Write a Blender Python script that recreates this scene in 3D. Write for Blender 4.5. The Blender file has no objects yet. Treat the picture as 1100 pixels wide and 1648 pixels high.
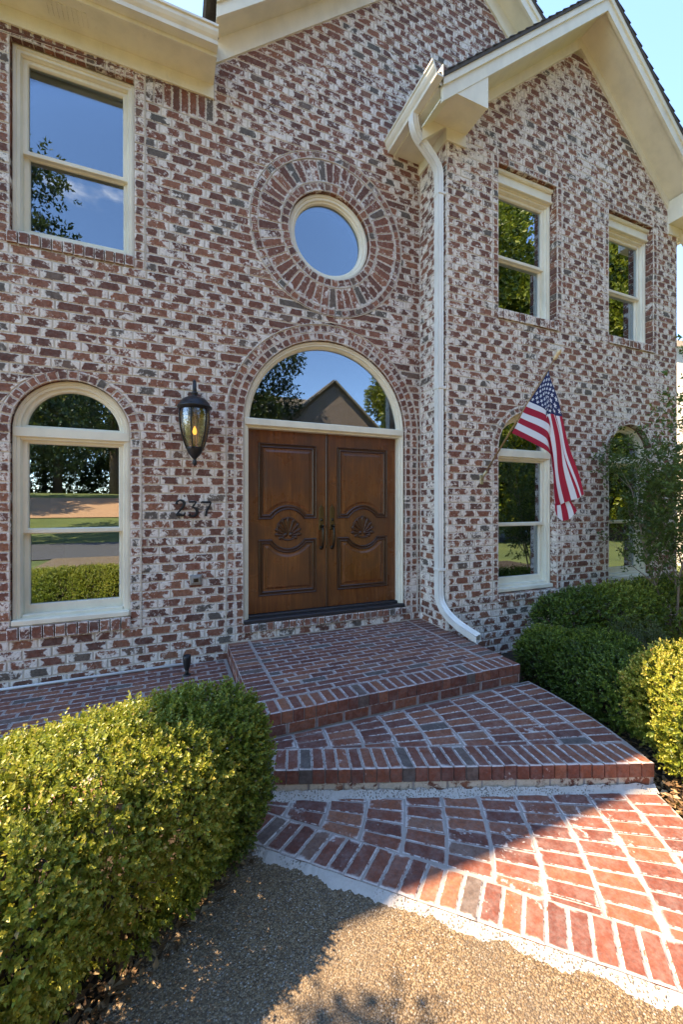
import bpy, bmesh, math, random
import numpy as np
from mathutils import Vector, Matrix
R = math.radians
random.seed(7); np.random.seed(7)
scene = bpy.context.scene
col = scene.collection
# ------------------------------------------------------------------ camera, sky, sun, exposure
PSI = math.atan(655/1560.0); CAM_D = 4.12; FPX = 655.0
cam_d = bpy.data.cameras.new('camera'); cam = bpy.data.objects.new('camera', cam_d); col.objects.link(cam)
cam.location = (0, -CAM_D, 0); cam.rotation_euler = (R(90), 0, -PSI)
cam_d.sensor_fit = 'HORIZONTAL'; cam_d.sensor_width = 36; cam_d.lens = 36*FPX/1100
cam_d.shift_y = -12/1100.0; cam_d.clip_start = 0.02; cam_d.clip_end = 3000
scene.camera = cam
SUN_TO = Vector((-0.6, 0.372, 1.0)).normalized()          # direction towards the sun
SUN_EL = math.asin(SUN_TO.z); SUN_AZ = math.atan2(SUN_TO.x, SUN_TO.y)
world = bpy.data.worlds.new('World'); scene.world = world; world.use_nodes = True
wn = world.node_tree; wn.nodes.clear()
def wnode(t, **k):
    n = wn.nodes.new(t)
    for a, b in k.items(): setattr(n, a, b)
    return n
sky = wnode('ShaderNodeTexSky', sky_type='NISHITA', sun_disc=False)
sky.sun_elevation = SUN_EL; sky.sun_rotation = SUN_AZ; sky.altitude = 1500; sky.air_density = 1.0; sky.dust_density = 0.0; sky.ozone_density = 6.5
tc = wnode('ShaderNodeTexCoord'); mp = wnode('ShaderNodeMapping'); mp.inputs['Scale'].default_value = (1.0, 1.0, 2.2)
cn = wnode('ShaderNodeTexNoise'); cn.inputs['Scale'].default_value = 3.4; cn.inputs['Detail'].default_value = 8; cn.inputs['Roughness'].default_value = 0.55
cr = wnode('ShaderNodeMapRange'); cr.interpolation_type = 'SMOOTHSTEP'
cr.inputs['From Min'].default_value = 0.635; cr.inputs['From Max'].default_value = 0.80; cr.inputs['To Max'].default_value = 0.85
cm = wnode('ShaderNodeMix', data_type='RGBA'); cm.inputs['B'].default_value = (8.0, 8.2, 8.6, 1)
bg = wnode('ShaderNodeBackground'); bg.inputs['Strength'].default_value = 0.14
wo = wnode('ShaderNodeOutputWorld')
wn.links.new(tc.outputs['Generated'], mp.inputs['Vector']); wn.links.new(mp.outputs[0], cn.inputs['Vector'])
wn.links.new(cn.outputs['Fac'], cr.inputs['Value']); wn.links.new(cr.outputs[0], cm.inputs['Factor'])
hs_ = wnode('ShaderNodeHueSaturation'); hs_.inputs['Saturation'].default_value = 1.08; wn.links.new(sky.outputs[0], hs_.inputs['Color']); wn.links.new(hs_.outputs[0], cm.inputs['A']); wn.links.new(cm.outputs['Result'], bg.inputs['Color']); wn.links.new(bg.outputs[0], wo.inputs['Surface'])
sun_d = bpy.data.lights.new('sun', 'SUN'); sun = bpy.data.objects.new('sun', sun_d); col.objects.link(sun)
sun_d.energy = 2.45; sun_d.angle = R(0.53); sun_d.color = (1.0, 0.93, 0.82)
sun.rotation_euler = SUN_TO.to_track_quat('Z', 'Y').to_euler(); sun.location = (-12, 8, 20)
scene.view_settings.view_transform = 'Standard'; scene.view_settings.look = 'None'
scene.view_settings.exposure = 2.8; scene.view_settings.gamma = 1.0
scene.view_settings.use_white_balance = True; scene.view_settings.white_balance_temperature = 9500; scene.view_settings.white_balance_tint = 14
scene.render.engine = 'CYCLES'
scene.cycles.max_bounces = 6; scene.cycles.diffuse_bounces = 3; scene.cycles.glossy_bounces = 3; scene.cycles.transparent_max_bounces = 8

# ------------------------------------------------------------------ helpers: projection (only to rank bricks by size), objects, meshes
def proj(x, y, z):
    c, s = math.cos(PSI), math.sin(PSI); y = y+CAM_D
    X = c*x-s*y; Y = s*x+c*y
    if Y < 0.05: return (-9999, -9999, 99)
    return (550+FPX*X/Y, 812-FPX*z/Y, Y)
def wloc(o):
    v = Vector((0, 0, 0))
    while o is not None: v = v+o.location; o = o.parent
    return v
def tag(o, label=None, cat=None, group=None, kind=None):
    for k, v in (('label', label), ('category', cat), ('group', group), ('kind', kind)):
        if v: o[k] = v
    return o
def empty(name, loc, label=None, cat=None, group=None, kind=None, parent=None):
    o = bpy.data.objects.new(name, None); col.objects.link(o); o.empty_display_size = 0.1
    o.location = Vector(loc)-(wloc(parent) if parent else Vector((0, 0, 0))); o.parent = parent
    return tag(o, label, cat, group, kind)
class MB:
    def __init__(s): s.v = []; s.f = []; s.uv = []; s.bk = []; s.sm = []
    def add(s, vs, fs, uv=None, bk=(0.5, 0.5, 0.4, 0.16), smooth=False):
        b = len(s.v); s.v += [tuple(p) for p in vs]
        for k, f in enumerate(fs):
            s.f.append([b+i for i in f]); s.bk.append(bk); s.sm.append(smooth)
            s.uv += uv[k] if uv else [(0.5, 0.5)]*len(f)
    def box(s, x0, x1, y0, y1, z0, z1, **k):
        v = [(x, y, z) for z in (z0, z1) for y in (y0, y1) for x in (x0, x1)]
        s.add(v, [(0, 2, 3, 1), (4, 5, 7, 6), (0, 1, 5, 4), (1, 3, 7, 5), (3, 2, 6, 7), (2, 0, 4, 6)], **k)
    def bbox(s, x0, x1, y0, y1, z0, z1, c=0.006):           # chamfered box
        c = min(c, 0.45*abs(x1-x0), 0.45*abs(y1-y0), 0.45*abs(z1-z0))
        v = []; ax = ((x0, x1), (y0, y1), (z0, z1)); sg = (c, -c); idx = {}
        for i in (0, 1):
            for j in (0, 1):
                for k in (0, 1):
                    P = (ax[0][i], ax[1][j], ax[2][k]); I = (ax[0][i]+sg[i], ax[1][j]+sg[j], ax[2][k]+sg[k])
                    for a in range(3):
                        q = list(I); q[a] = P[a]; idx[(i, j, k, a)] = len(v); v.append(tuple(q))
        F = []
        for a in range(3):
            b, d = (a+1) % 3, (a+2) % 3
            for e in (0, 1):
                t = []
                for (m, n) in ((0, 0), (1, 0), (1, 1), (0, 1)):
                    q = [0, 0, 0]; q[a] = e; q[b] = m; q[d] = n; t.append(idx[(q[0], q[1], q[2], a)])
                F.append(t if e else t[::-1])
        for a in range(3):                                   # edges along axis a
            b, d = (a+1) % 3, (a+2) % 3
            for m in (0, 1):
                for n in (0, 1):
                    q0 = [0, 0, 0]; q0[b] = m; q0[d] = n; q1 = list(q0); q1[a] = 1
                    t = [idx[(*q0, b)], idx[(*q1, b)], idx[(*q1, d)], idx[(*q0, d)]]
                    F.append(t if (m == n) else t[::-1])
        for i in (0, 1):
            for j in (0, 1):
                for k in (0, 1):
                    t = [idx[(i, j, k, 0)], idx[(i, j, k, 1)], idx[(i, j, k, 2)]]
                    F.append(t if (i+j+k) % 2 else t[::-1])
        s.add(v, F)
    def tube(s, pts, rad, n=8, cap=True, smooth=True, flat=1.0, up=None):
        pts = [Vector(p) for p in pts]; N = len(pts)
        rad = rad if isinstance(rad, (list, tuple)) else [rad]*N
        b = []; ref = Vector(up) if up else None
        for i, p in enumerate(pts):
            t = (pts[min(i+1, N-1)]-pts[max(i-1, 0)]).normalized()
            if ref is None: ref = Vector((0, 0, 1)) if abs(t.z) < 0.9 else Vector((1, 0, 0))
            u = (ref-t*ref.dot(t)); u = u.normalized() if u.length > 1e-6 else t.orthogonal().normalized(); w = t.cross(u)
            if not up: ref = u
            b += [p+(u*math.cos(a)*flat+w*math.sin(a))*rad[i] for a in [2*math.pi*k/n for k in range(n)]]
        f = [(i*n+k, i*n+(k+1) % n, (i+1)*n+(k+1) % n, (i+1)*n+k) for i in range(N-1) for k in range(n)]
        if cap: f += [tuple(range(n))[::-1], tuple((N-1)*n+k for k in range(n))]
        s.add(b, f, smooth=smooth)
    def lathe(s, prof, c, n=24, smooth=True, axis='z', sx=1.0):
        v = []; f = []
        for (r, h) in prof:
            for k in range(n):
                a = 2*math.pi*k/n; x, y = r*math.cos(a), r*math.sin(a)
                v.append((c[0]+x, c[1]+y, c[2]+h) if axis == 'z' else (c[0]+x, c[1]-h, c[2]+y))
        for i in range(len(prof)-1):
            for k in range(n):
                t = (i*n+k, i*n+(k+1) % n, (i+1)*n+(k+1) % n, (i+1)*n+k); f.append(t)
        s.add(v, f, smooth=smooth)
    def extrude(s, prof, P0, P1, ex, ey, cap=True):          # closed 2D profile swept from P0 to P1
        P0, P1, ex, ey = Vector(P0), Vector(P1), Vector(ex), Vector(ey); n = len(prof)
        v = [P0+ex*a+ey*b for a, b in prof]+[P1+ex*a+ey*b for a, b in prof]
        f = [(i, (i+1) % n, n+(i+1) % n, n+i) for i in range(n)]
        if cap: f += [tuple(range(n))[::-1], tuple(range(n, 2*n))]
        s.add(v, f)
    def sweep(s, path, prof, F, closed=True, smooth=False):  # profile (inward offset, height) along a 2D path, mitred
        n = len(path); m = len(prof); v = []; f = []
        for i, p in enumerate(path):
            a = path[(i-1) % n] if (closed or i > 0) else None; b = path[(i+1) % n] if (closed or i < n-1) else None
            ds = []
            if a: d = (p[0]-a[0], p[1]-a[1]); l = math.hypot(*d) or 1; ds.append((-d[1]/l, d[0]/l))
            if b: d = (b[0]-p[0], b[1]-p[1]); l = math.hypot(*d) or 1; ds.append((-d[1]/l, d[0]/l))
            if len(ds) == 2:
                q = (ds[0][0]+ds[1][0], ds[0][1]+ds[1][1]); k = 2/max(0.25, q[0]**2+q[1]**2); nn = (q[0]*k, q[1]*k)
            else: nn = ds[0]
            for (o, h) in prof: v.append(F(p[0]+nn[0]*o, p[1]+nn[1]*o, h))
        for i in range(n if closed else n-1):
            j = (i+1) % n
            for k in range(m-1): f.append((i*m+k, j*m+k, j*m+k+1, i*m+k+1))
        s.add(v, f, smooth=smooth)
    def build(s, name, mat, parent=None, origin=None, recalc=False, **tags):
        if origin is None:
            a = np.array(s.v, dtype=float); origin = ((a[:, 0].min()+a[:, 0].max())/2, (a[:, 1].min()+a[:, 1].max())/2, a[:, 2].min())
        o0 = Vector(origin); me = bpy.data.meshes.new(name)
        me.from_pydata([(p[0]-o0.x, p[1]-o0.y, p[2]-o0.z) for p in s.v], [], s.f)
        u = me.uv_layers.new(name='UVMap'); u.data.foreach_set('uv', np.array(s.uv, dtype=np.float32).ravel())
        at = me.attributes.new('bk', 'FLOAT_COLOR', 'FACE'); at.data.foreach_set('color', np.array(s.bk, dtype=np.float32).ravel())
        me.polygons.foreach_set('use_smooth', s.sm)
        if recalc:
            bm = bmesh.new(); bm.from_mesh(me); bmesh.ops.recalc_face_normals(bm, faces=bm.faces); bm.to_mesh(me); bm.free()
        me.materials.append(mat); me.update()
        o = bpy.data.objects.new(name, me); col.objects.link(o)
        o.location = o0-(wloc(parent) if parent else Vector((0, 0, 0))); o.parent = parent
        return tag(o, **tags)
def arcpts(cx, cz, r, a0, a1, n): return [(cx+r*math.cos(a0+(a1-a0)*i/n), cz+r*math.sin(a0+(a1-a0)*i/n)) for i in range(n+1)]

# ------------------------------------------------------------------ materials
class NT:
    def __init__(s, name):
        s.m = bpy.data.materials.new(name); s.m.use_nodes = True; s.t = s.m.node_tree
        s.b = s.t.nodes['Principled BSDF']; s.o = s.t.nodes['Material Output']
    def n(s, t, **k):
        q = s.t.nodes.new(t)
        for a, b in k.items(): setattr(q, a, b)
        return q
    def put(s, sock, v):
        if isinstance(v, bpy.types.NodeSocket): s.t.links.new(v, sock)
        else: sock.default_value = v
    def m_(s, op, a, b=0.0, c=0.0):
        q = s.n('ShaderNodeMath', operation=op); s.put(q.inputs[0], a); s.put(q.inputs[1], b); s.put(q.inputs[2], c); return q.outputs[0]
    def noise(s, vec, sc, det=4, ro=0.55, dist=0.0, out='Fac'):
        q = s.n('ShaderNodeTexNoise'); s.put(q.inputs['Vector'], vec); q.inputs['Scale'].default_value = sc; q.inputs['Detail'].default_value = det
        q.inputs['Roughness'].default_value = ro; q.inputs['Distortion'].default_value = dist; return q.outputs[out]
    def vor(s, vec, sc, feature='F1', out='Distance'):
        q = s.n('ShaderNodeTexVoronoi', feature=feature); s.put(q.inputs['Vector'], vec); q.inputs['Scale'].default_value = sc; return q.outputs[out]
    def mr(s, v, a, b, c=0.0, d=1.0, smooth=True):
        q = s.n('ShaderNodeMapRange'); q.interpolation_type = 'SMOOTHSTEP' if smooth else 'LINEAR'
        s.put(q.inputs[0], v)
        for i, x in enumerate((a, b, c, d)): s.put(q.inputs[i+1], x)
        return q.outputs[0]
    def ramp(s, v, stops, interp='LINEAR'):
        q = s.n('ShaderNodeValToRGB'); r = q.color_ramp; r.interpolation = interp
        while len(r.elements) < len(stops): r.elements.new(0.5)
        for e, (p, c) in zip(r.elements, stops): e.position = p; e.color = (*c, 1)
        s.put(q.inputs[0], v); return q.outputs[0]
    def mix(s, fac, a, b, bt='MIX'):
        q = s.n('ShaderNodeMix', data_type='RGBA', blend_type=bt)
        s.put(q.inputs['Factor'], fac)
        for k, v in (('A', a), ('B', b)):
            i = [x for x in q.inputs if x.name == k and x.type == 'RGBA'][0]
            s.put(i, (*v, 1) if isinstance(v, tuple) and len(v) == 3 else v)
        return [x for x in q.outputs if x.type == 'RGBA'][0]
    def pos(s): return s.n('ShaderNodeNewGeometry').outputs['Position']
    def mapv(s, vec, scale=(1, 1, 1)):
        q = s.n('ShaderNodeMapping'); s.put(q.inputs['Vector'], vec); q.inputs['Scale'].default_value = scale; return q.outputs[0]
    def bump(s, h, st=0.3, dist=0.01):
        q = s.n('ShaderNodeBump'); q.inputs['Strength'].default_value = st; q.inputs['Distance'].default_value = dist; s.put(q.inputs['Height'], h)
        s.t.links.new(q.outputs[0], s.b.inputs['Normal'])
    def set(s, color=None, rough=None, metal=None, spec=None):
        if color is not None: s.put(s.b.inputs['Base Color'], (*color, 1) if isinstance(color, tuple) and len(color) == 3 else color)
        if rough is not None: s.put(s.b.inputs['Roughness'], rough)
        if metal is not None: s.put(s.b.inputs['Metallic'], metal)
        if spec is not None: s.put(s.b.inputs['Specular IOR Level'], spec)
        return s
def brick_mat(name, stops, thr, smear, khead, kbed, rough=0.85, sscale=9.0, smix=0.92, vfilm=0.16):
    t = NT(name); P = t.pos()
    at = t.n('ShaderNodeAttribute', attribute_name='bk'); sp = t.n('ShaderNodeSeparateColor'); t.put(sp.inputs[0], at.outputs['Color'])
    r1, r2, Lb = sp.outputs[0], sp.outputs[1], sp.outputs[2]; Hb = at.outputs['Alpha']
    uv = t.n('ShaderNodeUVMap'); su = t.n('ShaderNodeSeparateXYZ'); t.put(su.inputs[0], uv.outputs[0]); u, v = su.outputs[0], su.outputs[1]
    du = t.m_('MULTIPLY', t.m_('MULTIPLY', t.m_('MINIMUM', u, t.m_('SUBTRACT', 1.0, u)), Lb), 0.5)
    dv = t.m_('MULTIPLY', t.m_('MULTIPLY', t.m_('MINIMUM', v, t.m_('SUBTRACT', 1.0, v)), Hb), 0.5)
    n1 = t.noise(P, sscale, 6, 0.62, 0.6); n2 = t.noise(P, sscale*4.2, 5, 0.6, 0.4); nb = t.noise(P, 1.5, 4, 0.6); n3 = t.noise(P, 55, 5, 0.7)
    head = t.mr(t.m_('SUBTRACT', t.m_('MULTIPLY', t.m_('MULTIPLY', t.m_('SUBTRACT', n1, 0.37), khead), t.m_('MINIMUM', 1.0, t.m_('MULTIPLY', Lb, 2.5))), du), -0.008, 0.012)
    bed = t.mr(t.m_('SUBTRACT', t.m_('MULTIPLY', t.m_('SUBTRACT', n2, 0.42), kbed), dv), -0.002, 0.004)
    bl = t.m_('ADD', t.m_('MULTIPLY', n1, 0.62), t.m_('MULTIPLY', n2, 0.38))
    bl = t.m_('ADD', bl, t.m_('MULTIPLY', t.m_('SUBTRACT', r2, 0.5), 0.10)); bl = t.m_('ADD', bl, t.m_('MULTIPLY', t.m_('SUBTRACT', nb, 0.5), 0.44))
    blot = t.mr(bl, thr-0.01, thr+0.075)
    mask = t.m_('MAXIMUM', t.m_('MAXIMUM', head, bed), blot)
    mask = t.m_('MULTIPLY', mask, t.mr(n3, 0.22, 0.58, 0.55, smix))
    base = t.ramp(r1, stops); base = t.mix(1.0, base, t.ramp(n3, [(0.25, (0.45, 0.45, 0.45)), (0.75, (1.35, 1.3, 1.25))]), 'MULTIPLY')
    film = t.mr(t.noise(P, sscale*2.0, 6, 0.72), 0.36, 0.72, 0.02, vfilm)
    base = t.mix(film, base, smear)
    sm = t.mix(t.noise(P, 14, 4, 0.6), tuple(c*0.86 for c in smear), tuple(min(1, c*1.14) for c in smear))
    t.set(t.mix(mask, base, sm), rough)
    h = t.m_('ADD', t.m_('MULTIPLY', n3, 0.5), t.m_('MULTIPLY', mask, 0.8)); t.bump(h, 0.45, 0.006)
    return t.m
WALL_STOPS = [(0.0, (0.105, 0.025, 0.013)), (0.3, (0.17, 0.042, 0.020)), (0.6, (0.235, 0.064, 0.029)), (0.88, (0.30, 0.098, 0.043)), (0.935, (0.115, 0.075, 0.055)), (1.0, (0.080, 0.066, 0.055))]
PAVE_STOPS = [(0.0, (0.115, 0.022, 0.012)), (0.5, (0.19, 0.042, 0.019)), (0.85, (0.26, 0.070, 0.028)), (0.925, (0.27, 0.092, 0.045)), (0.95, (0.12, 0.07, 0.055)), (1.0, (0.075, 0.060, 0.055))]
M = {}
M['brick'] = brick_mat('whitewashed_brick', WALL_STOPS, 0.545, (0.84, 0.755, 0.67), 0.25, 0.045, sscale=11.5, vfilm=0.10)
M['brick_wing'] = brick_mat('whitewashed_brick_heavy', WALL_STOPS, 0.525, (0.86, 0.765, 0.67), 0.28, 0.05, sscale=11.5, vfilm=0.10)
M['brick_ring'] = brick_mat('ring_brick', WALL_STOPS, 0.555, (0.80, 0.72, 0.65), 0.16, 0.06, sscale=11.5, vfilm=0.10)
M['pave'] = brick_mat('paving_brick', PAVE_STOPS, 0.69, (0.50, 0.46, 0.45), 0.04, 0.02, rough=0.62, sscale=11)
M['pave_worn'] = brick_mat('paving_brick_limewashed', PAVE_STOPS, 0.625, (0.54, 0.49, 0.46), 0.08, 0.03, rough=0.7, sscale=10)
def mortar(name, c, rough=0.95):
    t = NT(name); P = t.pos(); n = t.noise(P, 30, 5, 0.65); n2 = t.noise(P, 4, 4, 0.6)
    k = t.mix(n, tuple(x*0.72 for x in c), tuple(min(1, x*1.15) for x in c)); k = t.mix(t.mr(n2, 0.40, 0.68, 0, 0.55), k, tuple(x*0.60 for x in c))
    t.set(k, rough); t.bump(n, 0.5, 0.006); return t.m
M['mortar'] = mortar('wall_mortar', (0.68, 0.58, 0.47)); M['mortar_pave'] = mortar('paving_mortar', (0.37, 0.32, 0.29)); M['mortar_dark'] = mortar('side_mortar', (0.40, 0.35, 0.30))
def lime():
    t = NT('lime_mortar'); P = t.pos(); n = t.noise(P, 26, 6, 0.7); n2 = t.noise(P, 5, 4, 0.6); v = t.vor(P, 95)
    k = t.mix(n, (0.34, 0.30, 0.26), (0.58, 0.53, 0.48)); sp = t.m_('MULTIPLY', t.mr(v, 0.42, 0.25), t.mr(n2, 0.38, 0.52))
    k = t.mix(t.m_('MULTIPLY', sp, 0.85), k, (0.16, 0.12, 0.085)); k = t.mix(t.mr(n, 0.62, 0.72, 0, .5), k, (0.20, 0.16, 0.12)); t.set(k, 0.95); t.bump(t.m_('ADD', n, sp), 0.8, 0.01); return t.m
M['lime'] = lime()
def paint(name, c, rough=0.5):
    t = NT(name); P = t.pos(); n = t.noise(t.mapv(P, (1, 1, 0.5)), 5, 5, 0.6); n2 = t.noise(P, 60, 3, 0.5)
    k = t.mix(t.mr(n, 0.35, 0.75), c, tuple(x*0.86 for x in c)); k = t.mix(t.mr(t.noise(t.mapv(P, (1, 1, .25)), 16, 6, .7), .58, .78, 0, .25), k, (c[0]*.55, c[1]*.5, c[2]*.42)); t.set(k, rough); t.bump(n2, 0.08, 0.002); return t.m
M['trim'] = paint('cream_paint', (0.83, 0.76, 0.60)); M['gutter'] = paint('cream_gutter_metal', (0.80, 0.74, 0.62), 0.35)
M['pipe'] = paint('white_downspout', (0.78, 0.76, 0.70), 0.4); M['white'] = paint('white_plastic', (0.78, 0.78, 0.76), 0.45)
def glass(name, refl, tint):
    t = NT(name); t.t.nodes.remove(t.b)
    tr = t.n('ShaderNodeBsdfTransparent'); tr.inputs[0].default_value = (*tint, 1)
    gl = t.n('ShaderNodeBsdfGlossy'); gl.inputs['Roughness'].default_value = 0.0; gl.inputs['Color'].default_value = (0.74, 0.87, 1.0, 1)
    fr = t.n('ShaderNodeFresnel'); fr.inputs['IOR'].default_value = 1.5
    f = t.m_('MINIMUM', t.m_('ADD', t.m_('MULTIPLY', fr.outputs[0], 1.2), refl), 1.0)
    mx = t.n('ShaderNodeMixShader'); t.put(mx.inputs[0], f); t.t.links.new(tr.outputs[0], mx.inputs[1]); t.t.links.new(gl.outputs[0], mx.inputs[2])
    bp = t.n('ShaderNodeBump'); bp.inputs['Strength'].default_value = 0.02; bp.inputs['Distance'].default_value = 0.01; t.put(bp.inputs['Height'], t.noise(t.pos(), 1.6, 2, 0.5))
    t.t.links.new(bp.outputs[0], gl.inputs['Normal']); t.t.links.new(mx.outputs[0], t.o.inputs['Surface']); return t.m
M['glass_wing'] = glass('coated_window_glass', 0.34, (0.6, 0.62, 0.6)); M['glass'] = glass('window_glass', 0.13, (0.6, 0.62, 0.6))
def wood():
    t = NT('stained_door_wood'); P = t.pos(); s = t.mapv(P, (14, 14, 0.9))
    n = t.noise(s, 2.2, 6, 0.6, 1.2); n2 = t.noise(P, 2.4, 4, 0.6); n3 = t.noise(t.mapv(P, (40, 40, 1.6)), 3, 4, 0.6)
    c = t.ramp(n, [(0.25, (0.085, 0.022, 0.007)), (0.5, (0.165, 0.048, 0.013)), (0.75, (0.26, 0.085, 0.022))])
    c = t.mix(t.mr(n2, 0.4, 0.72, 0, 0.65), c, (0.075, 0.030, 0.014)); c = t.mix(t.mr(n3, 0.55, 0.8, 0, 0.5), c, (0.04, 0.014, 0.006))
    t.set(c, t.mr(n2, 0.3, 0.7, 0.20, 0.40)); t.bump(n3, 0.12, 0.003); return t.m
M['wood'] = wood()
def simple(name, c, rough=0.5, metal=0.0, var=0.25, sc=20, bump=0.1):
    t = NT(name); P = t.pos(); n = t.noise(P, sc, 5, 0.6); k = t.mix(n, tuple(x*(1-var) for x in c), tuple(min(1, x*(1+var)) for x in c))
    t.set(k, rough, metal); t.bump(n, bump, 0.003); return t.m
M['wood_dark'] = simple('dark_stained_molding', (0.060, 0.020, 0.008), 0.28, 0, 0.5, 30)
M['bronze'] = simple('dark_bronze', (0.055, 0.042, 0.030), 0.38, 0.85, 0.4, 40); M['brass'] = simple('aged_brass', (0.10, 0.072, 0.032), 0.42, 0.9, 0.35, 60)
M['digit'] = simple('matt_black_iron', (0.006, 0.006, 0.006), 0.7); M['iron'] = simple('black_painted_iron', (0.020, 0.022, 0.026), 0.42, 0.3, 0.5, 30); M['black'] = simple('black_plastic', (0.012, 0.012, 0.013), 0.5)
M['shingle'] = simple('asphalt_shingle', (0.075, 0.066, 0.060), 0.95, 0, 0.6, 45, 0.6); M['threshold'] = simple('bronze_threshold', (0.045, 0.042, 0.045), 0.45, 0.4)
M['room'] = simple('interior_plaster', (0.33, 0.27, 0.20), 0.9); M['room_floor'] = simple('interior_floor', (0.14, 0.07, 0.035), 0.4)
M['steel'] = simple('grey_box_metal', (0.32, 0.31, 0.29), 0.5, 0.6)
# ------------------------------------------------------------------ bricks
def area2(p): return 0.5*sum(p[i][0]*p[(i+1) % len(p)][1]-p[(i+1) % len(p)][0]*p[i][1] for i in range(len(p)))
def inset(poly, d):
    n = len(poly); out = []
    for i in range(n):
        a, p, b = poly[i-1], poly[i], poly[(i+1) % n]
        d1 = (p[0]-a[0], p[1]-a[1]); l1 = math.hypot(*d1) or 1e-9; d2 = (b[0]-p[0], b[1]-p[1]); l2 = math.hypot(*d2) or 1e-9
        n1 = (-d1[1]/l1, d1[0]/l1); n2 = (-d2[1]/l2, d2[0]/l2); q = (n1[0]+n2[0], n1[1]+n2[1]); k = 2/max(0.5, q[0]**2+q[1]**2)
        out.append((p[0]+q[0]*k*d, p[1]+q[1]*k*d))
    return out
def clip(poly, a, b, c):                                    # keep a*x+b*y <= c
    out = []; n = len(poly)
    for i in range(n):
        p, q = poly[i], poly[(i+1) % n]; fp, fq = a*p[0]+b*p[1]-c, a*q[0]+b*q[1]-c
        if fp <= 0: out.append(p)
        if (fp < 0 < fq) or (fq < 0 < fp):
            t = fp/(fp-fq); out.append((p[0]+(q[0]-p[0])*t, p[1]+(q[1]-p[1])*t))
    return out
class Brick:
    def __init__(s, poly, F, uv=None, proud=0.006, depth=0.03, ch=0.004, L=0.2, H=0.08, jit=0.0015, r1=None):
        if area2(poly) < 0: poly = poly[::-1]; uv = uv[::-1] if uv else None
        s.poly = [(p[0]+random.uniform(-jit, jit), p[1]+random.uniform(-jit, jit)) for p in poly]; s.F = F
        s.uv = uv or [(0, 0), (1, 0), (1, 1), (0, 1)]; s.proud = proud; s.depth = depth; s.ch = ch
        s.bk = (random.random() if r1 is None else r1, random.random(), L/0.5, H/0.5)
    def size(s):
        q = [proj(*s.F(p[0], p[1], s.proud)) for p in s.poly]
        if min(t[2] for t in q) < 0.2 or not all(0 < t[0] < 1100 and 0 < t[1] < 1648 for t in q): return 0
        return abs(area2([(t[0], t[1]) for t in q]))
    def put(s, mb):
        n = len(s.poly); inn = inset(s.poly, s.ch); t1 = random.uniform(-.0012, .0012)
        v = [s.F(p[0], p[1], s.proud+random.uniform(-.0006, .0006)+t1) for p in inn]+[s.F(p[0], p[1], s.proud-s.ch*0.8+t1) for p in s.poly]+[s.F(p[0], p[1], -s.depth) for p in s.poly]
        f = [tuple(range(n))]; U = list(s.uv); uv = [[(0.04+0.92*a, 0.08+0.84*b) for a, b in U]]; SD = [(.3, .5), (.7, .5), (.7, .5), (.3, .5)]
        for i in range(n):
            j = (i+1) % n
            f.append((n+i, n+j, j, i)); uv.append([U[i], U[j], U[j], U[i]])
            f.append((2*n+i, 2*n+j, n+j, n+i)); uv.append(SD)
        mb.add(v, f, uv, s.bk)
    def center(s):
        n = len(s.poly); return s.F(sum(p[0] for p in s.poly)/n, sum(p[1] for p in s.poly)/n, 0)
def lay(bricks, parent, mat, name='brick', limit=300, rest='brick_field', ok=None):
    """the largest ones in view are objects of their own, the rest one joined part"""
    order = sorted(range(len(bricks)), key=lambda i: -bricks[i].size()) if len(bricks) > limit else list(range(len(bricks)))
    for i in order[:limit]:
        mb = MB(); bricks[i].put(mb); mb.build(name, mat, parent, origin=bricks[i].center())
    if len(order) > limit:
        mb = MB()
        for i in order[limit:]: bricks[i].put(mb)
        mb.build(rest, mat, parent, kind='stuff')
CO = 0.0813; ZB = -1.362; BL = 0.203
def zk(k): return ZB+k*CO
class Rect:
    def __init__(s, x0, x1, z0, z1): s.a = (x0, x1, z0, z1)
    def span(s, z, zm):
        x0, x1, z0, z1 = s.a
        return (x0, x1) if z0 < zm < z1 else None
class Arch:
    def __init__(s, cx, r, z0, zs): s.a = (cx, r, z0, zs)
    def span(s, z, zm):
        cx, r, z0, zs = s.a
        if not (z0 < zm < zs+r): return None
        h = r if z <= zs else math.sqrt(max(0, r*r-(z-zs)**2)); return (cx-h, cx+h)
class Disc:
    def __init__(s, cx, cz, r): s.a = (cx, cz, r)
    def span(s, z, zm):
        cx, cz, r = s.a
        if abs(zm-cz) >= r: return None
        h = math.sqrt(max(0, r*r-(z-cz)**2)); return (cx-h, cx+h)
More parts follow.
